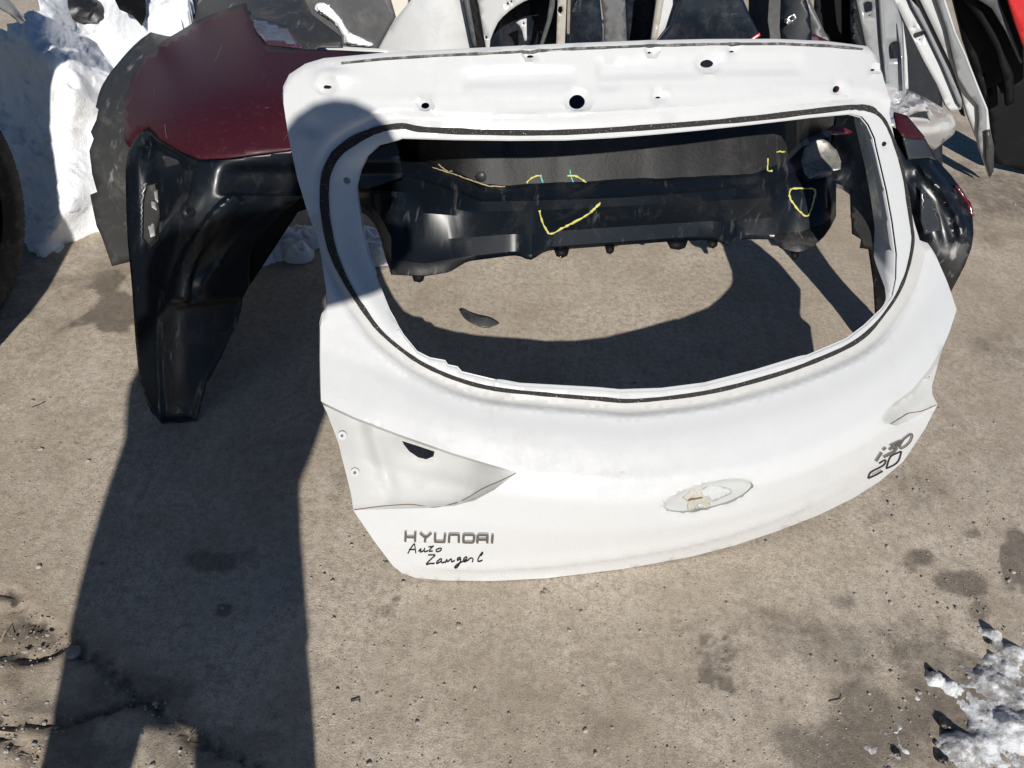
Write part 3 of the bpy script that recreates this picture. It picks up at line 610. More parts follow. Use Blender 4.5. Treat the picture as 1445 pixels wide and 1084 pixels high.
rid = spline([(424, 281), (380, 302), (330, 347), (300, 385), (284, 405)], 4)
pocket = densify([(213, 190), (226, 200), (262, 222), (274, 236), (268, 278), (240, 316), (221, 338), (205, 366), (196, 378), (188, 330), (186, 250), (196, 205)], 6, True)
slot = densify([(207, 262), (222, 258), (226, 280), (224, 338), (212, 350), (202, 335), (202, 290)], 5, True)
flange = np.array([(221, 452), (240, 432), (285, 425), (345, 420), (335, 452), (310, 505), (290, 542), (276, 594), (227, 597), (222, 520)])
def ldisp(P):
    h = np.where(pip(P, band), .008 * sst(0, 7, dist_line(P, band, True)), 0)
    h -= np.where(pip(P, pocket), .018 * sst(0, 12, dist_line(P, pocket, True)) * sst(190, 212, P[:, 0]), 0)
    h += .004 * np.exp(-(dist_line(P, rid) / 8) ** 2)
    h -= np.where(pip(P, flange), .007 * sst(0, 8, dist_line(P, flange, True)), 0)
    h += np.where((P[:, 0] > 300) & (P[:, 1] > 225) & (P[:, 1] < 275), -.012 * sst(300, 345, P[:, 0]) * sst(228, 246, P[:, 1]), 0)
    return h
lc, lf = patch('side_cover', LO, LC, [M['navyblack'], M['scuffblack'], M['black']], bump, holes=[slot, ell(268, 300, 6, 6.5, 12)], lines=[np.r_[band, band[:1]], rid, np.r_[pocket, pocket[:1]], np.r_[flange, flange[:1]]], step=4.5, disp=ldisp, sharp=50)
cen_px = proj(np.array([np.array(lc.data.vertices[p.vertices[0]].co) * .34 + np.array(lc.data.vertices[p.vertices[1]].co) * .33 + np.array(lc.data.vertices[p.vertices[2]].co) * .33 for p in lc.data.polygons]) + wloc(bump))
mi = np.where(pip(cen_px, flange), 1, 0); lc.data.polygons.foreach_set('material_index', mi.astype(np.int32))
# pale bits painting the lit spots in the slot, gloss insert of the lamp pocket
patch('lamp_insert', [(229, 222), (234, 220), (262, 230), (272, 242), (268, 262), (262, 275), (246, 270), (232, 262)], [(229, 222, .472), (272, 242, .477), (262, 275, .428), (232, 262, .418)], M['smoke'], bump, step=6, solid=.003)
for q in ([(212, 250), (222, 250), (222, 256), (213, 256)], [(213, 284), (219, 282), (221, 296), (214, 292)], [(209, 318), (217, 314), (219, 332), (212, 334)], [(217, 270), (222, 266), (223, 285), (219, 282)]):
    zq = lf(q).mean() - .035; patch('lamp_clip', q, [(*p, zq + .002 * i) for i, p in enumerate(q)], M['white_raw'], bump, step=4, solid=.002)
# centre valance: rows along the bumper, measured line by line
US = np.linspace(425, 1180, 96)
def row(pts): p = np.array(pts, float); return np.interp(US, p[:, 0], p[:, 1])
def rown(pts): p = np.array(pts, float); return np.interp(US, p[:, 0], p[:, 1])
rows = [(row([(425, 165), (500, 140), (700, 140), (1000, 125), (1180, 120)]), .60),
        (row([(425, 196), (500, 188), (700, 192), (870, 188), (1068, 170), (1180, 150)]), .548),
        (row([(425, 214), (500, 205), (580, 207), (593, 223), (638, 241), (682, 260), (712, 262), (779, 258), (879, 253), (972, 250), (1062, 245), (1099, 232), (1129, 200), (1180, 180)]), .455),
        (row([(425, 218), (500, 209), (580, 210), (592, 227), (638, 246), (682, 265), (712, 267), (779, 263), (879, 258), (972, 255), (1062, 250), (1101, 238), (1131, 208), (1180, 188)]), .443),
        (row([(425, 250), (500, 245), (580, 247), (630, 262), (679, 280), (740, 279), (797, 277), (879, 274), (980, 267), (1069, 258), (1099, 251), (1133, 236), (1180, 222)]), .432),
        (row([(425, 254), (500, 249), (580, 251), (630, 267), (679, 285), (740, 284), (797, 282), (879, 279), (980, 272), (1069, 263), (1101, 256), (1135, 241), (1180, 227)]), .420),
        (row([(425, 274), (500, 268), (544, 269), (580, 273), (613, 287), (660, 299), (760, 297), (879, 291), (1017, 283), (1084, 279), (1114, 266), (1144, 254), (1180, 246)]), .405),
        (row([(425, 278), (500, 272), (546, 274), (580, 288), (600, 301), (660, 306), (760, 303), (879, 297), (1017, 289), (1084, 285), (1120, 274), (1150, 262), (1180, 256)]), .393),
        (row([(425, 281), (500, 280), (525, 292), (542, 312), (549, 335), (590, 340), (660, 335), (760, 328), (879, 320), (1017, 311), (1084, 308), (1130, 304), (1165, 296), (1180, 285)]), .345),
        (row([(425, 283), (500, 286), (525, 302), (540, 330), (549, 366), (600, 372), (660, 362), (729, 354), (768, 349), (879, 341), (960, 335), (1036, 331), (1092, 330), (1130, 327), (1165, 315), (1180, 298)]), .312),
        (row([(425, 285), (500, 292), (525, 310), (540, 342), (548, 386), (597, 389), (635, 383), (660, 369), (729, 360), (768, 354), (879, 346), (960, 340), (1036, 338), (1092, 338), (1103, 351), (1129, 356), (1150, 345), (1168, 329), (1180, 305)]), .300)]
zend = .0
VV = []; 
for r_, (vv, z0) in enumerate(rows):
    z = np.full(len(US), z0)
    z += .03 * (1 - sst(520, 600, US)) * (z0 < .42) + .02 * sst(1110, 1180, US) * (z0 < .42)
    if r_ >= 7: z -= .0
    VV.append(np.c_[US, vv, z])
VV = np.array(VV)
nr, nc = VV.shape[:2]
W3 = on_z(VV[..., :2].reshape(-1, 2), VV[..., 2].reshape(-1)).reshape(nr, nc, 3)
def fin(u0, w_, r0, r1, amt):
    for r_ in range(r0, r1 + 1):
        e = np.exp(-((US - u0) / w_) ** 2) * amt * (r_ - r0 + .3) / (r1 - r0 + .3); W3[r_] -= e[:, None] * np.array([.0, 1., -.2])
fin(750, 14, 7, 10, .045); fin(1024, 11, 7, 10, .045)
rough = noise3(W3[1:3].reshape(-1, 3), 18, 3).reshape(2, nc) * .006
W3[1:3, :, 1] += rough
FF = []; FM = []
for r_ in range(nr - 1):
    for c in range(nc - 1):
        FF.append((r_ * nc + c, (r_ + 1) * nc + c, (r_ + 1) * nc + c + 1, r_ * nc + c + 1))
        FM.append(1 if r_ < 2 and 575 < US[c] < 1120 else (1 if r_ in (3, 5) and RNG.random() < .0 else (2 if (r_ >= 9 and (US[c] < 665 or US[c] > 1090)) else 0)))
cv = obj('centre_valance', W3.reshape(-1, 3), FF, [M['navyblack'], M['roughblack'], M['scuffblack']], bump, solid=.004, offset=-1, sharp=24)
cv.data.polygons.foreach_set('material_index', FM)
def vpoint(uv, lift=.0012):
    out = []
    for u, v in np.asarray(uv, float).reshape(-1, 2):
        c = np.interp(u, US, np.arange(nc)); vs = np.array([np.interp(u, US, VV[r_, :, 1]) for r_ in range(nr)]); r_ = np.interp(v, vs, np.arange(nr))
        i, j = int(min(r_, nr - 2)), int(min(c, nc - 2)); a, b = r_ - i, c - j
        P = (W3[i, j] * (1 - a) * (1 - b) + W3[i + 1, j] * a * (1 - b) + W3[i, j + 1] * (1 - a) * b + W3[i + 1, j + 1] * a * b)
        d = CAM - P; out.append(P + d / np.linalg.norm(d) * lift)
    return np.array(out)
def chalk(name, pts, wpx, mat_, parent):
    q = densify(spline(pts, 5), 3); q = q + RNG.normal(0, .22, q.shape); t = np.gradient(q, axis=0); t /= np.linalg.norm(t, axis=1, keepdims=True) + 1e-9; nn = np.stack([-t[:, 1], t[:, 0]], -1)
    wv = wpx * (1 + np.clip(RNG.normal(-.05, .30, len(q)), -.6, .5))[:, None]
    A, B = vpoint(q + nn * wv / 2), vpoint(q - nn * wv / 2); k = len(q)
    return obj(name, np.r_[A, B], [(i, i + 1, k + i + 1, k + i) for i in range(k - 1)], mat_, parent, solid=.0012, offset=0)
for pts, w_, m_ in (([(743, 259), (750, 252), (757, 248.5), (764, 248)], 2.4, 'chalk_yellow'), ([(801, 248), (812, 248), (820, 252), (827, 257)], 2.4, 'chalk_yellow'), ([(763, 249), (766, 259)], 2.0, 'chalk_green'), ([(804, 239), (806, 250), (809, 257)], 1.5, 'chalk_green'),
                    ([(761, 297), (765, 312), (772, 326), (778, 330), (796, 321), (815, 311), (832, 301), (842, 292), (847, 286)], 2.6, 'chalk_yellow'), ([(1084, 224), (1083, 236), (1084, 241), (1090, 241)], 2.0, 'chalk_yellow'), ([(1096, 214.5), (1108, 214)], 2.0, 'chalk_yellow'),
                    ([(1115, 268), (1121, 266), (1138, 266), (1150, 268), (1148, 282), (1144, 297), (1139, 305), (1130, 300), (1119, 287), (1114, 276), (1115, 268)], 2.5, 'chalk_yellow')):
    chalk('chalk_mark', pts, w_, M[m_], bump)
chalk('straw_stalk', [(610, 236), (640, 246), (668, 256), (690, 263), (713, 263.5)], 1.5, M['straw'], bump); chalk('straw_stalk', [(618, 232), (630, 241), (638, 242)], 1.0, M['straw'], bump)
# round clip seat in the rough panel
cc = vpoint([(679, 250)], .006)[0]; V_ = [cc + np.array([math.cos(a) * .012, -.002, math.sin(a) * .012]) for a in np.arange(16) * math.pi / 8]; obj('clip_seat', V_, [tuple(range(16))], M['greyplastic'], bump, solid=.004)
# fixing tabs below the lip
for (u, v, w_) in ((590, 389, 20), (792, 354, 22), (955, 343, 30), (1005, 341, 16), (1121, 357, 12), (860, 349, 14)):
    z = .296; q = on_z([(u - w_ / 2, v - 3), (u + w_ / 2, v - 3), (u + w_ * .38, v + 7), (u + w_ * .1, v + 10), (u - w_ * .3, v + 8)], [z, z, z - .012, z - .016, z - .013])
    obj('fixing_tab', q, [(0, 1, 2, 3, 4)], M['black'], bump, solid=.004)
# right hand end
RO = [(1180, 150), (1230, 165), (1270, 184), (1290, 189), (1306, 196), (1321, 224), (1342, 247), (1361, 273), (1372, 298), (1374, 330), (1371, 350), (1361, 376), (1340, 416), (1315, 462), (1285, 512), (1250, 518), (1236, 470), (1232, 400), (1222, 330), (1200, 300), (1199, 268), (1188, 262), (1178, 258), (1170, 215)]
RC = [(1180, 150, .60), (1270, 184, .57), (1306, 196, .545), (1342, 247, .49), (1372, 300, .43), (1373, 340, .38), (1340, 416, .24), (1285, 512, .004), (1250, 518, .004), (1236, 440, .11), (1222, 330, .28), (1199, 268, .39), (1180, 258, .41), (1170, 215, .46), (1250, 230, .50), (1300, 260, .48), (1300, 340, .36), (1280, 430, .17)]
rband = np.array([(1283, 225), (1310, 222), (1335, 250), (1360, 290), (1372, 320), (1372, 340), (1350, 342), (1340, 305), (1322, 275), (1300, 250)])
def rdisp(P): return np.where(pip(P, rband), .007 * sst(0, 9, dist_line(P, rband, True)), 0) - .004 * np.exp(-(dist_line(P, [(1290, 250), (1318, 285), (1332, 330), (1336, 345)]) / 9) ** 2)
rc, _ = patch('side_cover', RO, RC, [M['navyblack'], M['scuffblack']], bump, lines=[np.r_[rband, rband[:1]], [(1232, 344), (1300, 343), (1348, 343.5)]], step=5, disp=rdisp, sharp=50)
cpx = proj(np.array([np.array(rc.data.vertices[p.vertices[0]].co) for p in rc.data.polygons]) + wloc(bump))
rc.data.polygons.foreach_set('material_index', np.where((cpx[:, 1] > 343), 1, 0).astype(np.int32))
patch('lamp_trim', [(1262, 158), (1280, 163), (1305, 193), (1304, 196), (1275, 193), (1266, 180)], [(1262, 158, .60), (1280, 163, .595), (1305, 194, .555), (1270, 192, .575)], M['maroon'], bump, step=6)
patch('lamp_window', [(1303, 196), (1275, 194), (1283, 225), (1310, 222), (1321, 226)], [(1303, 196, .552), (1275, 194, .57), (1283, 225, .52), (1321, 226, .52)], M['smoke'], bump, step=6)
patch('side_reflector', [(1346, 262), (1352, 266), (1368, 290), (1372, 306), (1366, 300), (1356, 280)], [(1346, 262, .478), (1372, 306, .425), (1356, 280, .452), (1368, 288, .45)], M['lampred'], bump, step=5, solid=.006)
patch('gloss_insert', [(1300, 262), (1316, 283), (1326, 305), (1330, 324), (1318, 327), (1306, 330), (1300, 310)], [(1300, 262, .482), (1326, 305, .42), (1306, 330, .39), (1300, 310, .415)], M['smoke'], bump, step=6)
patch('lamp_corner', [(1168, 182), (1176, 176), (1196, 182), (1204, 187), (1190, 190), (1174, 189)], [(1168, 182, .575), (1204, 187, .565), (1180, 178, .58), (1185, 190, .565)], M['lampred'], bump, step=5)
patch('metal_patch', [(1134, 212), (1148, 197), (1157, 194), (1168, 200), (1182, 214), (1187, 228), (1186, 239), (1165, 243), (1143, 252), (1135, 244), (1131, 226)], [(1134, 212, .476), (1157, 194, .505), (1187, 228, .470), (1165, 243, .448), (1135, 244, .437), (1160, 220, .468)], M['scuffed_metal'], bump, step=5, solid=.002)
patch('inner_flap', [(1200, 266), (1262, 262), (1262, 380), (1246, 370), (1226, 352), (1214, 350), (1216, 338), (1203, 330)], [(1200, 266, .385), (1262, 262, .40), (1262, 380, .21), (1203, 330, .285)], M['black'], bump, step=8)
# black sheet added for the shade in the hollow behind the left arch
patch('arch_liner', [(330, 365), (352, 362), (352, 404), (420, 300), (470, 280), (424, 278), (398, 292), (374, 316)], [(330, 365, .275), (352, 404, .2), (420, 300, .37), (470, 280, .42), (374, 316, .345)], M['black'], bump, step=8)

# ------------------------------------------------------------------ left background: grey sheet, snow, parked car
liner = [(300, -40), (266, 0), (252, 20), (199, 55), (163, 93), (143, 123), (135, 151), (139, 154), (136, 169), (128, 186), (132, 196), (126, 213), (130, 246), (137, 271), (127, 275), (136, 319), (143, 333), (158, 376), (180, 370), (215, 340), (240, 260), (300, 190), (380, 110), (450, 66), (484, 66), (482, 52), (440, 20), (410, -40)]
liner = liner[:1] + [tuple(p) for p in spline(liner[1:7], 4)] + liner[7:]
patch('wheel_arch_liner', liner, [(158, 376, .004), (180, 370, .01), (136, 319, .13), (130, 246, .27), (135, 151, .39), (199, 55, .46), (266, 0, .50), (300, -40, .53), (410, -40, .57), (240, 260, .28), (300, 190, .38), (380, 110, .47), (480, 60, .52), (200, 180, .38)], M['greyplastic'], base=on_z([(160, 372)], [0])[0], step=10)
ln = bpy.data.objects['wheel_arch_liner']; tag(ln, 'matte grey plastic arch liner curving around the maroon bumper corner', 'liner')
sn_o = [(-60, 50), (0, 45), (40, 20), (70, -5), (120, -60), (260, -60), (270, 0), (240, 60), (200, 110), (185, 200), (190, 280), (170, 330), (135, 318), (112, 326), (96, 334), (88, 348), (74, 357), (58, 363), (46, 345), (20, 320), (-60, 300)]
sn_c = [(58, 363, .004), (90, 342, .006), (135, 318, .02), (170, 330, .02), (75, 320, .075), (100, 290, .13), (60, 250, .16), (20, 300, .06), (-60, 300, .05), (0, 200, .20), (-60, 120, .25), (20, 150, .28), (40, 110, .36), (70, 90, .42), (110, 120, .38), (130, 200, .22), (90, 200, .25), (60, 180, .27), (185, 200, .22), (190, 280, .10), (30, 60, .45), (80, 20, .48), (110, 20, .40), (130, 55, .36), (160, 90, .33), (150, 20, .42), (190, 20, .50), (260, -60, .58), (120, -60, .5), (150, 300, .05)]
so2 = densify(sn_o, 3, True); so2 = so2 + np.array([[noise.noise(Vector((p[0] * .09, p[1] * .09, 4.))), noise.noise(Vector((p[0] * .09, p[1] * .09, 8.)))] for p in so2]) * 9
P2, T = triangulate(so2, [], [], 3.6); zs = np.maximum(tps(sn_c)(P2), .002); V = on_z(P2, zs)
nzv = noise3(V, 6, 4, 2.) * .030 + noise3(V, 18, 4, 7.) * .013 + noise3(V, 70, 4, 3.) * .006
V[:, 2] = np.maximum(V[:, 2] + nzv * sst(.0, .08, zs), .001); 
cnt = {}
for t in T:
    for a, b in ((t[0], t[1]), (t[1], t[2]), (t[2], t[0])): cnt[(min(a, b), max(a, b))] = cnt.get((min(a, b), max(a, b)), 0) + 1
bed = [e for e, c_ in cnt.items() if c_ == 1]; bv = sorted({i for e in bed for i in e}); mp = {i: len(V) + k for k, i in enumerate(bv)}
V2 = np.r_[V, np.c_[V[bv][:, :2], np.full(len(bv), -.01)]]; Fs = [tuple(t) for t in T] + [(a, b, mp[b], mp[a]) for a, b in bed]
so_ = obj('snow_heap', V2, Fs, M['snow'], base=(0, 0, 0), sharp=70); tag(so_, 'old white snow heap between the parked car and the bumper', 'snow', kind='stuff')
rem = []
for k, (u, v, rx_) in enumerate([(385, 352, .07), (408, 344, .09), (432, 338, .07), (420, 360, .05), (372, 366, .04), (516, 338, .06), (530, 352, .05), (536, 368, .035)]):
    c = on_z([(u, v)], [0])[0]; gq = np.linspace(0, 1, 10); Vq = []; Fq = []
    for i, t in enumerate(gq):
        for j in range(20):
            a_ = 2 * math.pi * j / 20; rr = rx_ * t * (1 + .25 * noise.noise(Vector((math.cos(a_) * 2 + k, math.sin(a_) * 2, t)))); p = np.array([c[0] + rr * math.cos(a_), c[1] + rr * math.sin(a_), 0]); p[2] = .035 * (1 - t ** 2) * (1 + .6 * noise.noise(Vector((p[0] * 40, p[1] * 40, k)))) + .0015; Vq.append(p)
    Fq = [(i * 20 + j, i * 20 + (j + 1) % 20, (i + 1) * 20 + (j + 1) % 20, (i + 1) * 20 + j) for i in range(9) for j in range(20)]; rem.append((Vq, Fq))
tag(obj('snow_remnant', *merge(*rem), M['snow'], sharp=70), 'scattered snow remains on the shaded ground under the bumper arch', 'snow', kind='stuff')
# dark debris frozen in the snow
def lump(name, u, v, z, r, mat_, seed, base=None, flat=.6):
    c = on_z([(u, v)], [z])[0]; bm = bmesh.new(); bmesh.ops.create_icosphere(bm, subdivisions=3, radius=r)
    P = np.array([v_.co[:] for v_ in bm.verts]); k = 1 + noise3(P / r, 1.4, 2, seed) * .4; P = P * k[:, None] * [1, 1, flat] + c
    Fc = [tuple(v_.index for v_ in f.verts) for f in bm.faces]; bm.free(); return obj(name, P, Fc, mat_, base=tuple(c), sharp=30)
tag(lump('debris_lump', 118, 14, .42, .065, M['tar'], 3.), 'ragged black debris lump frozen into the snow heap', 'debris')
patch('black_trim_piece', [(148, -30), (168, 12), (186, 20), (200, 36), (206, 20), (204, -30)], [(148, -30, .58), (168, 12, .53), (200, 36, .50), (204, -30, .58)], M['black'], base=on_z([(190, 0)], [.5])[0], step=7)
tag(bpy.data.objects['black_trim_piece'], 'small black trim piece between snow heap and white upright panel', 'trim')

# parked car at the left: flank with wheel arch, nose reaching towards the viewer outside the picture
car = thing('parked_car', 'white parked car at the snow heap with dark wheel arch and tyre', 'car', (-1.30, 2.10, 0))
FX = -1.30; WC = np.array([-1.56, 1.602, .315])
def flank():
    prof = [(2.02, .64), (2.08, .65), (2.10, .68), (2.02, .73), (1.85, .79), (1.6, .84), (.5, .90), (-1.2, .93), (-1.2, .22), (.99, .20)]
    arch = [(WC[1] + .45 * math.cos(a), WC[2] + .02 + .45 * math.sin(a)) for a in np.linspace(math.pi + .2, .75, 26)]
    return np.array(prof + arch + [(1.97, .642)])
fl = flank(); P2, T = triangulate(densify(fl[:, :2], .05, True), [], [], .05)
X = FX - .10 * sst(.55, .85, P2[:, 1]) - .05 * (1 - sst(.2, .4, P2[:, 1])) - .22 * sst(1.75, 2.19, P2[:, 0]) ** 2 + .02 * np.exp(-((np.hypot(P2[:, 0] - WC[1], P2[:, 1] - WC[2] - .02) - .465) / .03) ** 2)
obj('fender', np.c_[X, P2], T, M['panel_white'], car, solid=.012, offset=0)
hv = []; ys = np.linspace(-1.2, 2.15, 14)
tz = np.interp(ys, [-1.2, .5, 1.47, 1.85, 2.05, 2.15], [.93, .90, .85, .79, .73, .68])
for y_, z_ in zip(ys, tz):
    for k, x_ in enumerate(np.linspace(0, 1, 6)): hv.append((FX - .10 - .22 * sst(1.75, 2.19, y_) ** 2 - x_ * 1.35, y_, z_ + .05 * math.sin(x_ * math.pi) + .0))
obj('bonnet', hv, [(i * 6 + k, i * 6 + k + 1, (i + 1) * 6 + k + 1, (i + 1) * 6 + k) for i in range(13) for k in range(5)], M['panel_white'], car, solid=.01)
nv = []
for z_ in np.linspace(.62, .70, 6):
    for x_ in np.linspace(0, 1, 8): nv.append((FX - .26 - x_ * 1.1, 2.15 - .3 * (z_ - .42) ** 2 + .10 * math.sin(x_ * math.pi), z_))
obj('front_bumper', nv, [(i * 8 + k, i * 8 + k + 1, (i + 1) * 8 + k + 1, (i + 1) * 8 + k) for i in range(5) for k in range(7)], M['panel_white'], car, solid=.01)
v_, f_ = box_vf((FX - .75, -.3, .27), 1.2, 1.7, .10); v2, f2 = box_vf((FX - .62, 1.4, .66), .5, .7, .06); obj('underbody', *merge((v_, f_), (v2, f2)), M['black'], car, smooth=False)
wh = obj('wheel', *tube([WC - [.09, 0, 0], WC - [.04, 0, 0], WC + [.06, 0, 0], WC + [.085, 0, 0]], [.20, .205, .205, .195], 32), M['greypaint'], car)
# tyre with carcass and separate tread blocks
tv = []; pr = [(-.10, .21), (-.112, .245), (-.108, .285), (-.092, .303), (.0, .306), (.092, .303), (.108, .285), (.112, .245), (.10, .21)]; K = 64
for k in range(K):
    a = 2 * math.pi * k / K
    for (x_, r_) in pr: tv.append(WC + np.array([x_, r_ * math.cos(a), r_ * math.sin(a)]))
m_ = len(pr); tf = [(k * m_ + i, ((k + 1) % K) * m_ + i, ((k + 1) % K) * m_ + i + 1, k * m_ + i + 1) for k in range(K) for i in range(m_ - 1)]
obj('tyre', tv, tf, M['rubber'], wh)
bv_ = []; bf_ = []
for k in range(72):
    for (x0, x1, sk) in ((-.098, -.052, .02), (-.046, -.004, .012), (.004, .046, -.012), (.052, .098, -.02)):
        a0 = 2 * math.pi * (k + .07) / 72; a1 = 2 * math.pi * (k + .90) / 72; b_ = len(bv_)
        for rr in (.300, .3135):
            for (x_, a_, s_) in ((x0, a0, -sk), (x1, a0, sk), (x1, a1, sk), (x0, a1, -sk)):
                r2 = rr - .010 * (abs(x_) > .09); bv_.append(WC + np.array([x_, r2 * math.cos(a_ + s_), r2 * math.sin(a_ + s_)]))
        bf_ += [(b_ + 4, b_ + 5, b_ + 6, b_ + 7), (b_, b_ + 1, b_ + 5, b_ + 4), (b_ + 1, b_ + 2, b_ + 6, b_ + 5), (b_ + 2, b_ + 3, b_ + 7, b_ + 6), (b_ + 3, b_, b_ + 4, b_ + 7)]
tr = obj('tread_block', bv_, bf_, M['rubber'], wh, smooth=False); tr['kind'] = 'stuff'

car.location = (-1.17, 1.95, 0); car.rotation_euler = (0, 0, math.radians(1))
# ------------------------------------------------------------------ row of leaning body parts behind
def upright(name, label, cat, poly, Y, mat_, lean=.18, yaw=0., thick=.012, holes=(), parent=None, step=9, bow=0., group=None, base_u=None):
    n = np.array([math.sin(yaw), -math.cos(yaw), lean]); n /= np.linalg.norm(n); p0 = np.array([0, Y, 0.])
    def vz(u, z):
        lo, hi = -900., 900.
        for _ in range(40):
            md = (lo + hi) / 2
            if on_plane([(u, md)], p0, n)[0][2] > z: lo = md
            else: hi = md
        return (lo + hi) / 2
    pp = [(q[0], q[1] if not isinstance(q[1], str) else vz(q[0], float(q[1]))) for q in poly]
    P2, T = triangulate(densify(pp, step, True), [densify(h, max(2, step * .4), True) for h in holes], [], step)
    V = on_plane(P2, p0, n)
    if bow:
        c = V[:, 0]; t = (c - c.min()) / (np.ptp(c) + 1e-6); V = V - n * (-(bow * 4 * t * (1 - t)))[:, None]
    b = V[V[:, 2].argmin()].copy(); b[2] = max(0, b[2])
    o = obj(name, V, T, mat_, parent, solid=thick, offset=-1, base=None if parent is not None else b)
    o.data.update()
    if parent is None: tag(o, label, cat, group)
    return o, (p0, n)
upright('white_side_panel', 'plain white panel edge standing between snow heap and grey arch liner', 'panel', [(206, '0.02'), (204, 60), (203, 30), (206, 0), (210, '0.85'), (290, '0.85'), (285, -10), (266, 2), (253, 20), (260, 60), (270, '0.02')], 2.75, M['panel_white'])
upright('dark_window_panel', 'dark tinted panel with a smear of snow beside the maroon bumper', 'panel', [(420, '0.02'), (400, 40), (395, -40), (420, '0.8'), (540, '0.8'), (548, -10), (558, 25), (533, 67), (520, '0.02')], 2.75, M['darkgrey'], lean=.12, bow=.0)
sp_o = spline([(449, 4), (462, 5), (476, 18), (484, 30), (494, 44), (516, 55), (528, 63), (512, 66), (488, 62), (486, 50), (474, 34), (458, 22), (446, 12)], 3, True)
n_ = np.array([0, -1, .12]); n_ /= np.linalg.norm(n_); P2, T = triangulate(densify(sp_o, 3, True), [], [], 3); V = on_plane(P2, np.array([0, 2.75, 0.]), n_) + n_ * (.012 + .035 * sst(0, 9, dist_line(P2, sp_o, True)))[:, None]; V += (noise3(V, 40, 2) * .008)[:, None] * n_
tag(obj('snow_smear', V, T, M['snow'], base=tuple(V.mean(0)), solid=.02), 'thin smear of snow lying on the dark tinted panel', 'snow')
upright('white_fender_edge', 'white curved fender edge lying against the top of the maroon bumper', 'fender', [(410, 42), (420, 43), (432, 53), (446, 61), (470, 65), (520, 68), (580, 71), (600, '0.05'), (470, '0.05'), (440, 80), (424, 69), (412, 56)], 2.56, M['panel_white'], lean=.35, bow=.03)
upright('cream_panel', 'cream coloured panel corner behind the dark tinted panel', 'panel', [(536, '0.02'), (536, -10), (520, '0.9'), (590, '0.9'), (590, '0.02')], 3.1, M['cream'])
upright('white_door_skin', 'broad pale white door skin left of a black rubber strip', 'door', [(520, '0.02'), (535, 68), (558, 30), (583, 0), (600, '0.95'), (640, '0.95'), (654, 0), (667, 66), (672, '0.02')], 2.70, M['panel_white'], lean=.25, bow=.06)
bs, _ = upright('rubber_strip', 'narrow black strip standing between white door skin and white fender', 'strip', [(668, '0.02'), (667, 66), (653, 0), (640, '0.95'), (662, '0.95'), (673, 0), (684, 66), (688, '0.02')], 2.64, M['black'], thick=.02)
upright('strip_face', None, None, [(667.5, 66), (653.5, 0), (648, -30), (656, -30), (662, 0), (673, 66)], 2.625, M['darkgrey'], parent=bs, thick=.004)
ff, _ = upright('white_front_fender', 'white front fender with its round wheel arch open and dark inside', 'fender', [(688, '0.02'), (686, 66), (675, 0), (668, '0.9'), (790, '0.9'), (784, -20), (782, -8), (760, -6), (741, 1), (730, 7), (719, 15), (710, 23), (703, 31), (697, 43), (692, 56), (690, 80), (700, '0.02')], 2.72, M['panel_white'], holes=[ell(717, 4.5, 1.6, 2, 8), ell(722, 1.5, 1.4, 1.8, 8), ell(686.5, 52, 2, 2.4, 8)], lean=.2, bow=.02)
upright('arch_lip', None, None, [(782, -8), (785, 0), (778, 30), (766, 66), (760, 80), (754, 80), (762, 62), (772, 28), (776, 0), (772, -7)], 2.70, M['darkgrey'], parent=ff, thick=.01)
upright('fender_bracket', 'small pale triangular bracket inside the dark fender arch', 'bracket', [(728, 32), (735, 28), (743, 26), (743.5, 57), (740, 58), (737, 44), (733, 36)], 2.80, M['panel_white'], holes=[ell(739, 33, 1.2, 1.6, 8)], thick=.004, step=5)
upright('beige_post', 'beige door post edge standing right of the open fender arch', 'post', [(785, '0.02'), (785, 64), (786, 33), (787, 0), (785, '0.9'), (800, '0.9'), (801, 0), (800, 30), (798, 64), (798, '0.02')], 2.66, M['beige'], holes=[[(788, 10), (793, 9), (794, 16), (791, 20), (787, 17)]], thick=.03, step=5)
upright('navy_door_skin', 'dark navy door panel standing beside the beige post', 'door', [(803, '0.02'), (803, 66), (805, 0), (806, '0.9'), (842, '0.9'), (846, 0), (850, 40), (850, 66), (850, '0.02')], 2.62, M['navy'], bow=.04, lean=.2)
upright('black_door_card', 'black inner door card wedged right of the navy door panel', 'door', [(849, '0.02'), (852, 30), (848, 0), (846, '0.9'), (880, '0.9'), (882, 0), (884, 40), (885, '0.02')], 2.70, M['darkgrey'], lean=.2)
upright('black_bonnet_edge', 'glossy black panel standing left of the cream and white pillar', 'panel', [(880, '0.02'), (880, 0), (885, '0.9'), (925, '0.9'), (928, 0), (921, '0.02')], 2.85, M['navy'], lean=.15)
pl, _ = upright('white_pillar', 'cream and white pillar strip standing beside the dark navy bonnet', 'pillar', [(916, '0.02'), (918, 58), (926, 0), (930, '0.9'), (966, '0.9'), (958, 0), (954, 20), (946, 36), (936, 48), (927, 58), (926, '0.02')], 2.62, M['panel_white'], lean=.2, thick=.02)
upright('pillar_trim', None, None, [(918.5, 58), (926.5, 0), (929, -30), (939, -30), (937, 0), (928, 52), (924, 58)], 2.605, M['beige'], parent=pl, thick=.005, holes=[ell(931, 36, 1, 1.3, 8)])
nb, npl = upright('navy_bonnet', 'dark navy bonnet corner with a small red label', 'bonnet', [(922, '0.02'), (928, 58), (946, 36), (958, 0), (962, '0.9'), (1040, '0.9'), (1049, 0), (1060, 25), (1071, 47), (1085, '0.02')], 2.60, M['navy'], lean=.15, bow=.0)
upright('red_label', None, None, [(1054, 58), (1072, 46), (1073, 51), (1060, 58)], 2.585, M['label_red'], parent=nb, thick=.003, step=4, lean=.15)
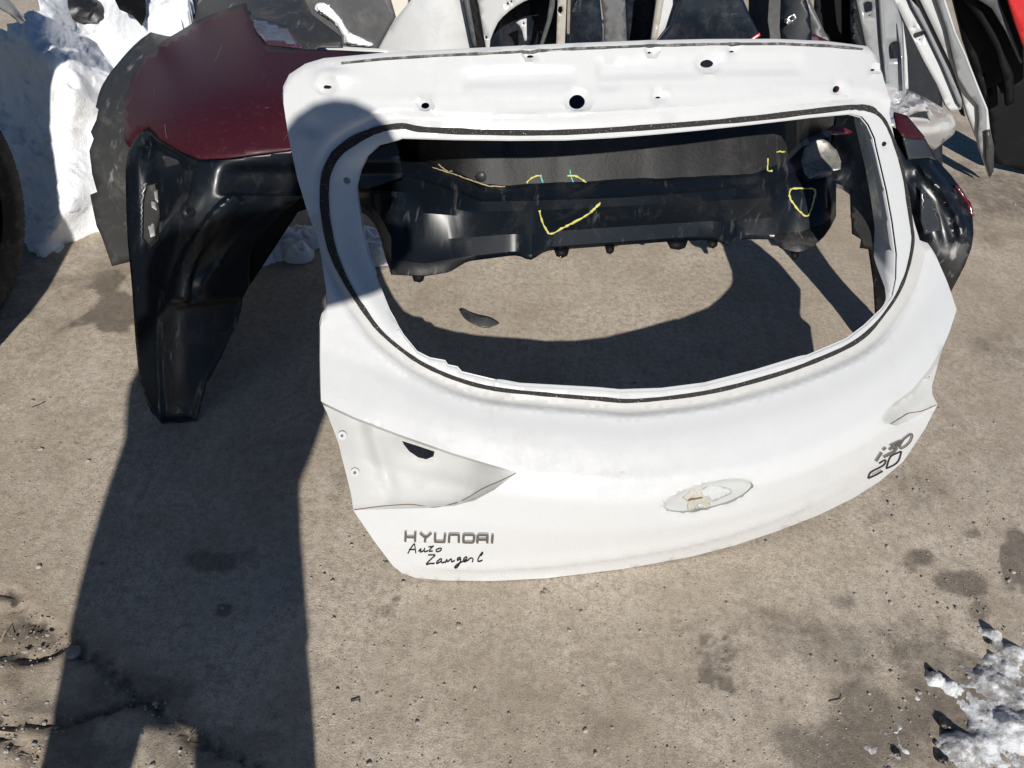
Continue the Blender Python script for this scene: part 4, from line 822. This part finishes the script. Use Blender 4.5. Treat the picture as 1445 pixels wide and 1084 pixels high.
upright('label_print', None, None, [(1060, 55.6), (1070, 49), (1070.6, 50.6), (1061, 57)], 2.580, M['label_white'], parent=nb, thick=.002, step=4, lean=.15)
upright('black_bodywork', 'dark crumpled bodywork piece behind the navy bonnet', 'panel', [(1046, '0.02'), (1052, 0), (1050, '0.9'), (1105, '0.9'), (1100, 0), (1105, '0.02')], 2.95, M['darkgrey'], lean=.1, bow=.08)
tp_, _ = upright('glossy_pillar', 'glossy black bent pillar carrying a small square metal plate', 'pillar', [(1098, '0.02'), (1098, 60), (1096, 40), (1098, 0), (1096, '0.85'), (1130, '0.85'), (1132, 0), (1137, 20), (1139, 46), (1142, '0.02')], 2.58, M['navyblack'], lean=.25, bow=.05, thick=.03)
upright('metal_plate', None, None, [(1107, 27), (1121, 18), (1125, 26), (1112, 36)], 2.50, M['steel'], parent=tp_, thick=.006, step=4, lean=.25, holes=[ell(1117, 26.5, 2.2, 2.4, 10)])
upright('grey_frame_strip', 'slanting blue grey frame strip right of the glossy pillar', 'strip', [(1134, '0.85'), (1143, 0), (1165, 48), (1178, 66), (1190, '0.05'), (1176, '0.05'), (1150, 66), (1143, 30), (1134, 0), (1126, '0.85')], 2.62, M['darkgrey'], thick=.02, lean=.3)
upright('maroon_fragment', 'small maroon fragment peeping over the tailgate top edge', 'fragment', [(1136, 46), (1148, 48), (1166, 56), (1180, 63), (1190, '0.2'), (1130, '0.2')], 2.45, M['maroon'], thick=.01, lean=.4)
upright('black_bodywork_surround', 'large black door frame behind the slanting grey strip', 'frame', [(1140, '0.02'), (1150, 0), (1146, '0.95'), (1215, '0.95'), (1216, 0), (1225, '0.02')], 3.0, M['black'], lean=.12)
gd, _ = upright('grey_door_shell', 'grey inner door shell with latch opening and oblong hole', 'door', [(1253, '0.02'), (1240, 120), (1222, 62), (1209, 0), (1200, '0.95'), (1256, '0.95'), (1263, 0), (1272, 29), (1275, 72), (1277, 126), (1280, '0.02')], 2.50, M['greypaint'], lean=.2, thick=.02, holes=[[(1218, 5), (1223, 2), (1231, 3), (1232, 15), (1226, 18), (1220, 18)], spline([(1254, 66), (1258, 60), (1265, 58), (1270, 61), (1271, 80), (1266, 83), (1257, 84), (1255, 80)], 2, True), ell(1227, 22, 1.5, 1.5, 8)])
upright('door_rib', None, None, [(1241, 0), (1238, -30), (1243, -30), (1246, 0), (1250, 60), (1255, 118), (1251, 118), (1245, 60)], 2.48, M['greypaint'], parent=gd, thick=.02, lean=.2)
upright('door_edge', None, None, [(1274, 30), (1277, 53), (1280, 80), (1282, 126), (1277, 126), (1275, 60)], 2.47, M['panel_white'], parent=gd, thick=.008, lean=.2)
pa, _ = upright('slotted_white_pillar', 'white door pillar with a black slot beside the grey door shell', 'pillar', [(1240, '0.95'), (1258, 0), (1265, 6), (1284, 46), (1304, 86), (1323, 120), (1335, 149), (1342, 157), (1356, 154), (1349, 132), (1328, 89), (1306, 46), (1286, 10), (1278, 0), (1262, '0.95')], 2.60, M['panel_white'], lean=.2, thick=.015, holes=[[(1288, 50), (1290, 47), (1303, 43), (1306, 46), (1303, 50), (1291, 55)], ell(1290, 38, 1.3, 1.4, 8), ell(1298, 56, 1.3, 1.4, 8)])
upright('pillar_shade', None, None, [(1286, 0), (1297, 12), (1318, 55), (1340, 100), (1357, 140), (1358, 153), (1352, 145), (1330, 92), (1308, 46), (1288, 10), (1276, -20), (1280, -20)], 2.585, M['greypaint'], parent=pa, thick=.012, lean=.2)
upright('pillar_rubber', None, None, [(1286, -20), (1298, 0), (1318, 41), (1342, 91), (1356, 130), (1362, 165), (1359, 160), (1350, 128), (1330, 88), (1306, 42), (1290, 5), (1280, -20)], 2.62, M['black'], parent=pa, thick=.03, lean=.2)
pb, _ = upright('curved_white_pillar', 'long curved white pillar with grey edge and torn tip on the ground', 'pillar', [(1270, '0.95'), (1298, 0), (1318, 41), (1342, 91), (1356, 127), (1366, 163), (1380, 199), (1383, 211), (1390, 230), (1397, 251), (1402, 242), (1403, 211), (1397, 182), (1394, 154), (1380, 120), (1364, 79), (1349, 46), (1336, 5), (1334, 0), (1310, '0.95')], 2.92, M['panel_white'], lean=.06, thick=.02)
upright('grey_edge', None, None, [(1312, -30), (1322, 0), (1336, 40), (1345, 80), (1352, 110), (1366, 133), (1381, 150), (1382, 170), (1380, 192), (1383, 211), (1390, 230), (1396, 249), (1393, 200), (1392, 155), (1378, 121), (1362, 79), (1347, 46), (1333, 5), (1326, -30)], 2.90, M['greypaint'], parent=pb, thick=.008, lean=.06)
upright('torn_tip', None, None, [(1391, 185), (1397, 183), (1403, 211), (1402, 242), (1397, 251), (1391, 232), (1392, 205)], 2.885, M['greyplastic'], parent=pb, thick=.006, lean=.06)
upright('black_door_skin', 'black door panel leaning behind the curved white pillar', 'door', [(1300, '0.95'), (1347, 0), (1362, 60), (1382, 120), (1396, 160), (1404, 230), (1470, 250), (1478, 100), (1440, '0.95')], 3.02, M['black'], lean=.08, thick=.03, holes=[ell(1388, 105, 2.5, 2, 10), ell(1409, 118, 2.5, 1.6, 10), ell(1397, 125, 2.5, 1.8, 10)])
upright('black_wing', 'black wing edge in front of the red panel', 'fender', [(1350, '0.95'), (1361, 0), (1384, 30), (1406, 70), (1418, 115), (1421, 150), (1432, 145), (1430, 105), (1410, 55), (1392, 20), (1376, -10), (1376, '0.95')], 2.94, M['black'], lean=.08, thick=.02)
upright('grey_trim', 'pale grey trim piece leaning above the black wing edge', 'trim', [(1370, -5), (1374, -30), (1400, -30), (1412, 8), (1425, 40), (1443, 88), (1440, 90), (1420, 45), (1400, 12), (1385, 2)], 2.90, M['darkgrey'], lean=.08, thick=.01)
upright('red_panel', 'bright red panel edge standing at the end of the row', 'panel', [(1400, '0.95'), (1423, 0), (1434, 35), (1446, 68), (1470, 120), (1500, 100), (1500, '0.95')], 2.86, M['red'], lean=.08, thick=.02)
# dark sheets added to paint shade into gaps of the stack
for i, (u0, u1, Y) in enumerate(((690, 800, 2.98), (1200, 1330, 2.95))):
    upright('dark_inner_panel', ['dark panel seen through the open fender arch', 'dark panel in the gap behind the slotted white pillar'][i], 'panel', [(u0, '0.02'), (u0, '0.9'), (u1, '0.9'), (u1, '0.02')], Y, M['navy'], lean=.12)
# aluminium carrier lying at the right
ao = [(1225, 116), (1246, 118), (1277, 125), (1304, 137), (1328, 151), (1344, 163), (1350, 178), (1346, 190), (1328, 204), (1318, 212), (1300, 200), (1270, 200), (1230, 180)]
ah = [(1281, 166), (1284, 163), (1296, 158), (1306, 157), (1311, 165), (1313, 171), (1304, 169), (1292, 168)]
def adisp(P):
    return -.03 * np.exp(-(dist_line(P, [(1262, 140), (1275, 130), (1282, 124)]) / 5) ** 2) + .022 * np.exp(-(dist_line(P, [(1262, 176), (1285, 152), (1306, 146), (1330, 160)]) / 6) ** 2) - .018 * np.exp(-(dist_line(P, [(1290, 178), (1318, 178), (1334, 172)]) / 8) ** 2)
patch('aluminium_carrier', ao, [(1225, 116, .44), (1246, 118, .44), (1304, 137, .42), (1350, 178, .32), (1346, 190, .27), (1318, 212, .19), (1230, 180, .38), (1290, 165, .41), (1325, 185, .33), (1300, 200, .27)], M['alu'], base=on_z([(1318, 212)], [0])[0], holes=[ah], step=5, disp=adisp, solid=.006)
tag(bpy.data.objects['aluminium_carrier'], 'shiny cast aluminium carrier with a hole beside the tailgate corner', 'car part')

# ------------------------------------------------------------------ small things on the concrete
patch('rubber_scrap', spline([(648, 437), (655, 436), (664, 441), (678, 446), (694, 449), (705, 456), (696, 460), (684, 463), (668, 457), (656, 450)], 2, True), [(648, 437, .004), (664, 447, .022), (705, 456, .006), (684, 463, .004), (690, 452, .018)], M['greyplastic'], base=on_z([(676, 450)], [0])[0], step=4, solid=.003)
tag(bpy.data.objects['rubber_scrap'], 'small dark rubber scrap on the concrete behind the window opening', 'scrap')
# slush at the lower right
c0 = on_z([(1380, 1000)], [0])[0]; sx_ = np.arange(.44, 1.25, .0045); sy_ = np.arange(.50, .95, .0045); SX, SY = np.meshgrid(sx_, sy_); SPt = np.stack([SX.ravel(), SY.ravel(), np.zeros(SX.size)], -1); px = proj(SPt)
mask_poly = np.array(spline([(1400, 876), (1412, 900), (1408, 915), (1445, 890), (1520, 900), (1560, 1000), (1500, 1140), (1360, 1140), (1340, 1084), (1322, 1030), (1316, 1010), (1290, 995), (1283, 978), (1300, 970), (1306, 950), (1316, 940), (1340, 945), (1352, 930), (1375, 922), (1392, 920), (1384, 890)], 3, True))
dd = dist_line(px, mask_poly, True) * np.where(pip(px, mask_poly), 1, -1)
hgt = .006 * sst(-6, 40, dd) - .0068 + noise3(SPt, 22, 4, 3.) * .008 + noise3(SPt, 75, 3, 8.) * .0035 + noise3(SPt, 190, 2, 5.) * .0018
for k in range(170):
    a = RNG.integers(0, len(SPt)); 
    if dd[a] > -2:
        r_ = RNG.uniform(.004, .013); hgt += RNG.uniform(.003, .008) * np.exp(-((SPt[:, 0] - SPt[a, 0]) ** 2 + (SPt[:, 1] - SPt[a, 1]) ** 2) / r_ ** 2) * (dd > -8)
for (u, v, r_, a_) in ((1402, 897, .013, .022), (1320, 958, .013, .018), (1341, 971, .012, .016), (1357, 1058, .028, .026), (1392, 960, .03, .010), (1350, 1010, .014, -.03), (1425, 920, .02, .02), (1432, 1030, .035, .02), (1390, 1045, .02, .015)):
    c = on_z([(u, v)], [0])[0]; hgt += a_ * np.exp(-(((SPt[:, 0] - c[0]) ** 2 + (SPt[:, 1] - c[1]) ** 2) / r_ ** 2) ** 1.3)
film_poly = ell(1250, 1062, 42, 46, 20); d2 = dist_line(px, film_poly, True) * np.where(pip(px, film_poly), 1, -1)
hgt = np.where(dd < -9, -.01, hgt); hgt = np.maximum(hgt, .003 * sst(-4, 26, d2) - .0042 + noise3(SPt, 60, 4, 2.) * .006 - .02 * (d2 < -4)); SPt[:, 2] = hgt; idx = np.arange(SX.size).reshape(SX.shape)
qf = np.stack([idx[:-1, :-1], idx[:-1, 1:], idx[1:, 1:], idx[1:, :-1]], -1).reshape(-1, 4); qf = qf[(hgt[qf] > -.003).any(1)]
us_ = np.unique(qf); mp = np.full(SX.size, -1); mp[us_] = np.arange(len(us_))
tag(obj('slush_patch', SPt[us_], mp[qf], M['slush'], sharp=70), 'grainy melting slush patch on the wet concrete', 'slush', kind='stuff')
for i, (u, v, r_, nm) in enumerate([(1266, 1062, .007, 'wet black stone lying apart on the damp concrete'), (1334, 1020, .012, 'black stone in the hollow of the slush patch'), (1330, 1070, .009, 'black stone under the lower slush edge'), (1312, 945, .005, 'black stone at the ragged slush tip'), (1396, 905, .006, 'black stone under the lone snow lump')]):
    tag(lump('black_stone', u, v, r_ * .4, r_, M['tar'], i * 3.3), nm, 'stone', 'black stones around the slush')  # black lumps added to stand for dark gaps in the slush
tag(lump('grey_pebble', 103, 920, .004, .012, M['stone'], 8.), 'grey pebble lying beside the crack in the concrete', 'stone')
# gravel grains
gv = []; gfc = []; ico = bmesh.new(); bmesh.ops.create_icosphere(ico, subdivisions=1, radius=1); IP = np.array([v.co[:] for v in ico.verts]); IF = [tuple(v.index for v in f.verts) for f in ico.faces]; ico.free()
for k in range(2200):
    if k < 1500: u, v = RNG.uniform(0, 1445), 1084 - 560 * RNG.random() ** 1.2
    elif k < 1900: u, v = RNG.uniform(1240, 1445), RNG.uniform(250, 900)
    else:
        cl = cracklines[RNG.integers(0, 4)]; a = cl[RNG.integers(0, len(cl))]; u, v = a[0] + RNG.normal() * 22, a[1] + RNG.normal() * 16
    c = on_z([(u, v)], [0])[0]; r_ = abs(RNG.normal(0, .0009)) + .0006 + (.0025 if RNG.random() < .04 else 0)
    b_ = len(gv); q = IP * (1 + RNG.normal(0, .18, (len(IP), 1))) * r_ * [1.2, 1, .7] + c + [0, 0, r_ * .4]
    gv.extend(q.tolist()); gfc += [tuple(i + b_ for i in f) for f in IF]
tag(obj('loose_grit', gv, gfc, M['stone'], smooth=False), 'loose grit scattered over the concrete', 'grit', kind='stuff')
for i, (pts, lab) in enumerate((([(265, 1045), (272, 1035), (283, 1028)], 'dry straw stalk lying in the shadow of the person'), ([(1172, 992), (1180, 995), (1188, 988), (1192, 984)], 'bent straw stalk on the damp concrete'), ([(0, 905), (8, 890), (14, 898)], 'straw bits beside the dirt at the crack'))):
    q = on_z(pts, [.003, .008, .003, .006][:len(pts)]); tag(obj('straw_stalk', *tube(q, .0009, 5), M['straw'], base=tuple(q[0])), lab, 'straw')
q = on_z([(495, 990), (507, 987), (508, 991)], [.003, .004, .003]); tag(obj('wire_scrap', *tube(q, .0012, 5), M['tar'], base=tuple(q[0])), 'tiny bent black wire on the open concrete', 'wire')
q = on_z([(45, 575), (55, 571), (63, 567)], [.002, .003, .002]); tag(obj('twig', *tube(q, .0012, 5), M['tar'], base=tuple(q[0])), 'thin dark twig on the concrete by the bumper foot', 'twig')

# ------------------------------------------------------------------ the photographer, standing behind the lens with the phone in both hands
per = thing('person', 'person in dark jacket and trousers whose shadow falls on the concrete', 'person', (-.30, -.38, 0))
def skinbody(name, nodes, edges, mat_, parent, root, sub=2):
    me = bpy.data.meshes.new(name); b = wloc(parent); me.from_pydata([(np.array(p[:3]) - b).tolist() for p in nodes], edges, []); me.materials.append(mat_)
    o = bpy.data.objects.new(name, me); COL.objects.link(o); o.parent = parent
    s = o.modifiers.new('skin', 'SKIN'); s.use_smooth_shade = True; u = o.modifiers.new('sub', 'SUBSURF'); u.levels = sub; u.render_levels = sub
    for i, p in enumerate(nodes):
        r_ = p[3]; me.skin_vertices[0].data[i].radius = (r_, p[4] if len(p) > 4 else r_); me.skin_vertices[0].data[i].use_root = (i == root)
    return o
RH = CAM - FW * .03 + CR * .050 + CD * .02; LH = CAM - FW * .03 - CR * .125 + CD * .02
N = [(-.33, -.37, .90, .16, .13), (-.29, -.35, 1.07, .262, .14), (-.265, -.33, 1.28, .155, .13), (-.18, -.32, 1.40, .10, .09), (-.08, -.31, 1.47, .085, .085), (-.02, -.30, 1.54, .135, .12), (.01, -.295, 1.61, .145, .125), (.015, -.30, 1.675, .09, .08)]
E_ = [(i, i + 1) for i in range(7)]
def chain(pts, start):
    prev = start
    for p in pts: N.append(p); E_.append((prev, len(N) - 1)); prev = len(N) - 1
    return prev
for s, hand, sh, el in ((1, RH, np.array([-.17, -.31, 1.33]), np.array([-.19, -.28, 1.31])), (-1, LH, np.array([-.40, -.32, 1.36]), np.array([-.44, -.20, 1.12]))):
    hp = hand - np.array([.02 * s, .07, .03])
    k = chain([(*sh, .078, .085), (*(sh * .5 + el * .5), .064), (*el, .054), (*(el * .45 + hp * .55), .046), (*hp, .034)], 3)
    k = chain([(*hand, .026, .036)], k)
    for i in range(4):                       # four fingers round the back of the phone, the thumb on the near side
        d = CD * (.026 - .018 * i); tip = hand + CR * s * .012 + d + FW * .022
        chain([(*(hand + CR * s * .022 + d), .0095), (*tip, .0085), (*(tip - CR * s * (.030 + .004 * (1.5 - abs(i - 1.5)))), .0075)], k)
    chain([(*(hand - FW * .018 - CD * .02), .011), (*(hand - FW * .026 - CD * .03 - CR * s * .03), .0095)], k)
for s, fx, kx, kr in ((1, -.06, -.155, .102), (-1, -.50, -.415, .072)):
    f = np.array([fx, -.38, 0]); hp = np.array([-.32 + s * .10, -.37, .83]); kn = np.array([kx, -.33, .50])
    chain([(*hp, .115, .11), (*(hp * .5 + kn * .5), .100), (*kn, kr), (*(kn * .5 + f * .5 + [0, 0, .02]), .078), (*(f + [0, 0, .10]), .055), (*(f + [0, .03, .045]), .045), (*(f + [.01 * s, .15, .04]), .040)], 0)
skinbody('body', N, E_, M['cloth'], per, 0)
cv_ = []; KZ = [(1.28, .15, -.25), (1.19, .212, -.28), (1.04, .230, -.293), (.95, .20, -.295), (.87, .172, -.30), (.78, .182, -.30), (.70, .192, -.295), (.64, .199, -.29)]
for z_, r_, x_ in KZ:
    for k in range(28): a_ = 2 * math.pi * k / 28; cv_.append((x_ + r_ * math.cos(a_) * (1 + .03 * math.sin(5 * a_)), -.37 + .15 * math.sin(a_), z_ + .01 * math.sin(3 * a_)))
obj('long_coat', cv_, [(i * 28 + k, i * 28 + (k + 1) % 28, (i + 1) * 28 + (k + 1) % 28, (i + 1) * 28 + k) for i in range(len(KZ) - 1) for k in range(28)], M['cloth'], per, solid=.01)
hd = np.array([.0, -.295, 1.60]); bm = bmesh.new(); bmesh.ops.create_icosphere(bm, subdivisions=3, radius=1); P = np.array([v.co[:] for v in bm.verts]); Fc = [tuple(v.index for v in f.verts) for f in bm.faces]; bm.free()
P = P * [.110, .115, .125]; nose = np.exp(-((P[:, 0]) / .016) ** 2 - ((P[:, 2] + .012) / .025) ** 2) * (P[:, 1] > 0); P[:, 1] += nose * .022; P[:, 0] *= 1 - .25 * sst(.02, -.12, P[:, 2]) * 0 - .22 * (P[:, 2] < -.05)
obj('face', P + hd, Fc, M['skin'], per)
Hh = P * 1.07; kp = (Hh[:, 2] > .03) | (Hh[:, 1] < -.02); obj('hair', Hh + hd + [0, -.006, .006], [f for f in Fc if all(kp[i] for i in f)], M['hair'], per)
ph = thing('phone', 'phone held out in both hands of the person', 'phone', CAM - FW * .012)
rot = np.stack([CR, -CD, -FW], 1)
v_, f_ = box_vf(CAM - FW * .012 - CR * .045 + CD * .018, .150, .072, .008, rot); obj('phone_case', v_, f_, M['ink'], ph, smooth=False, bevel=.002)
v_, f_ = box_vf(CAM - FW * .0165 - CR * .045 + CD * .018, .140, .066, .0006, rot); obj('screen', v_, f_, M['smoke'], ph, smooth=False)
settle()
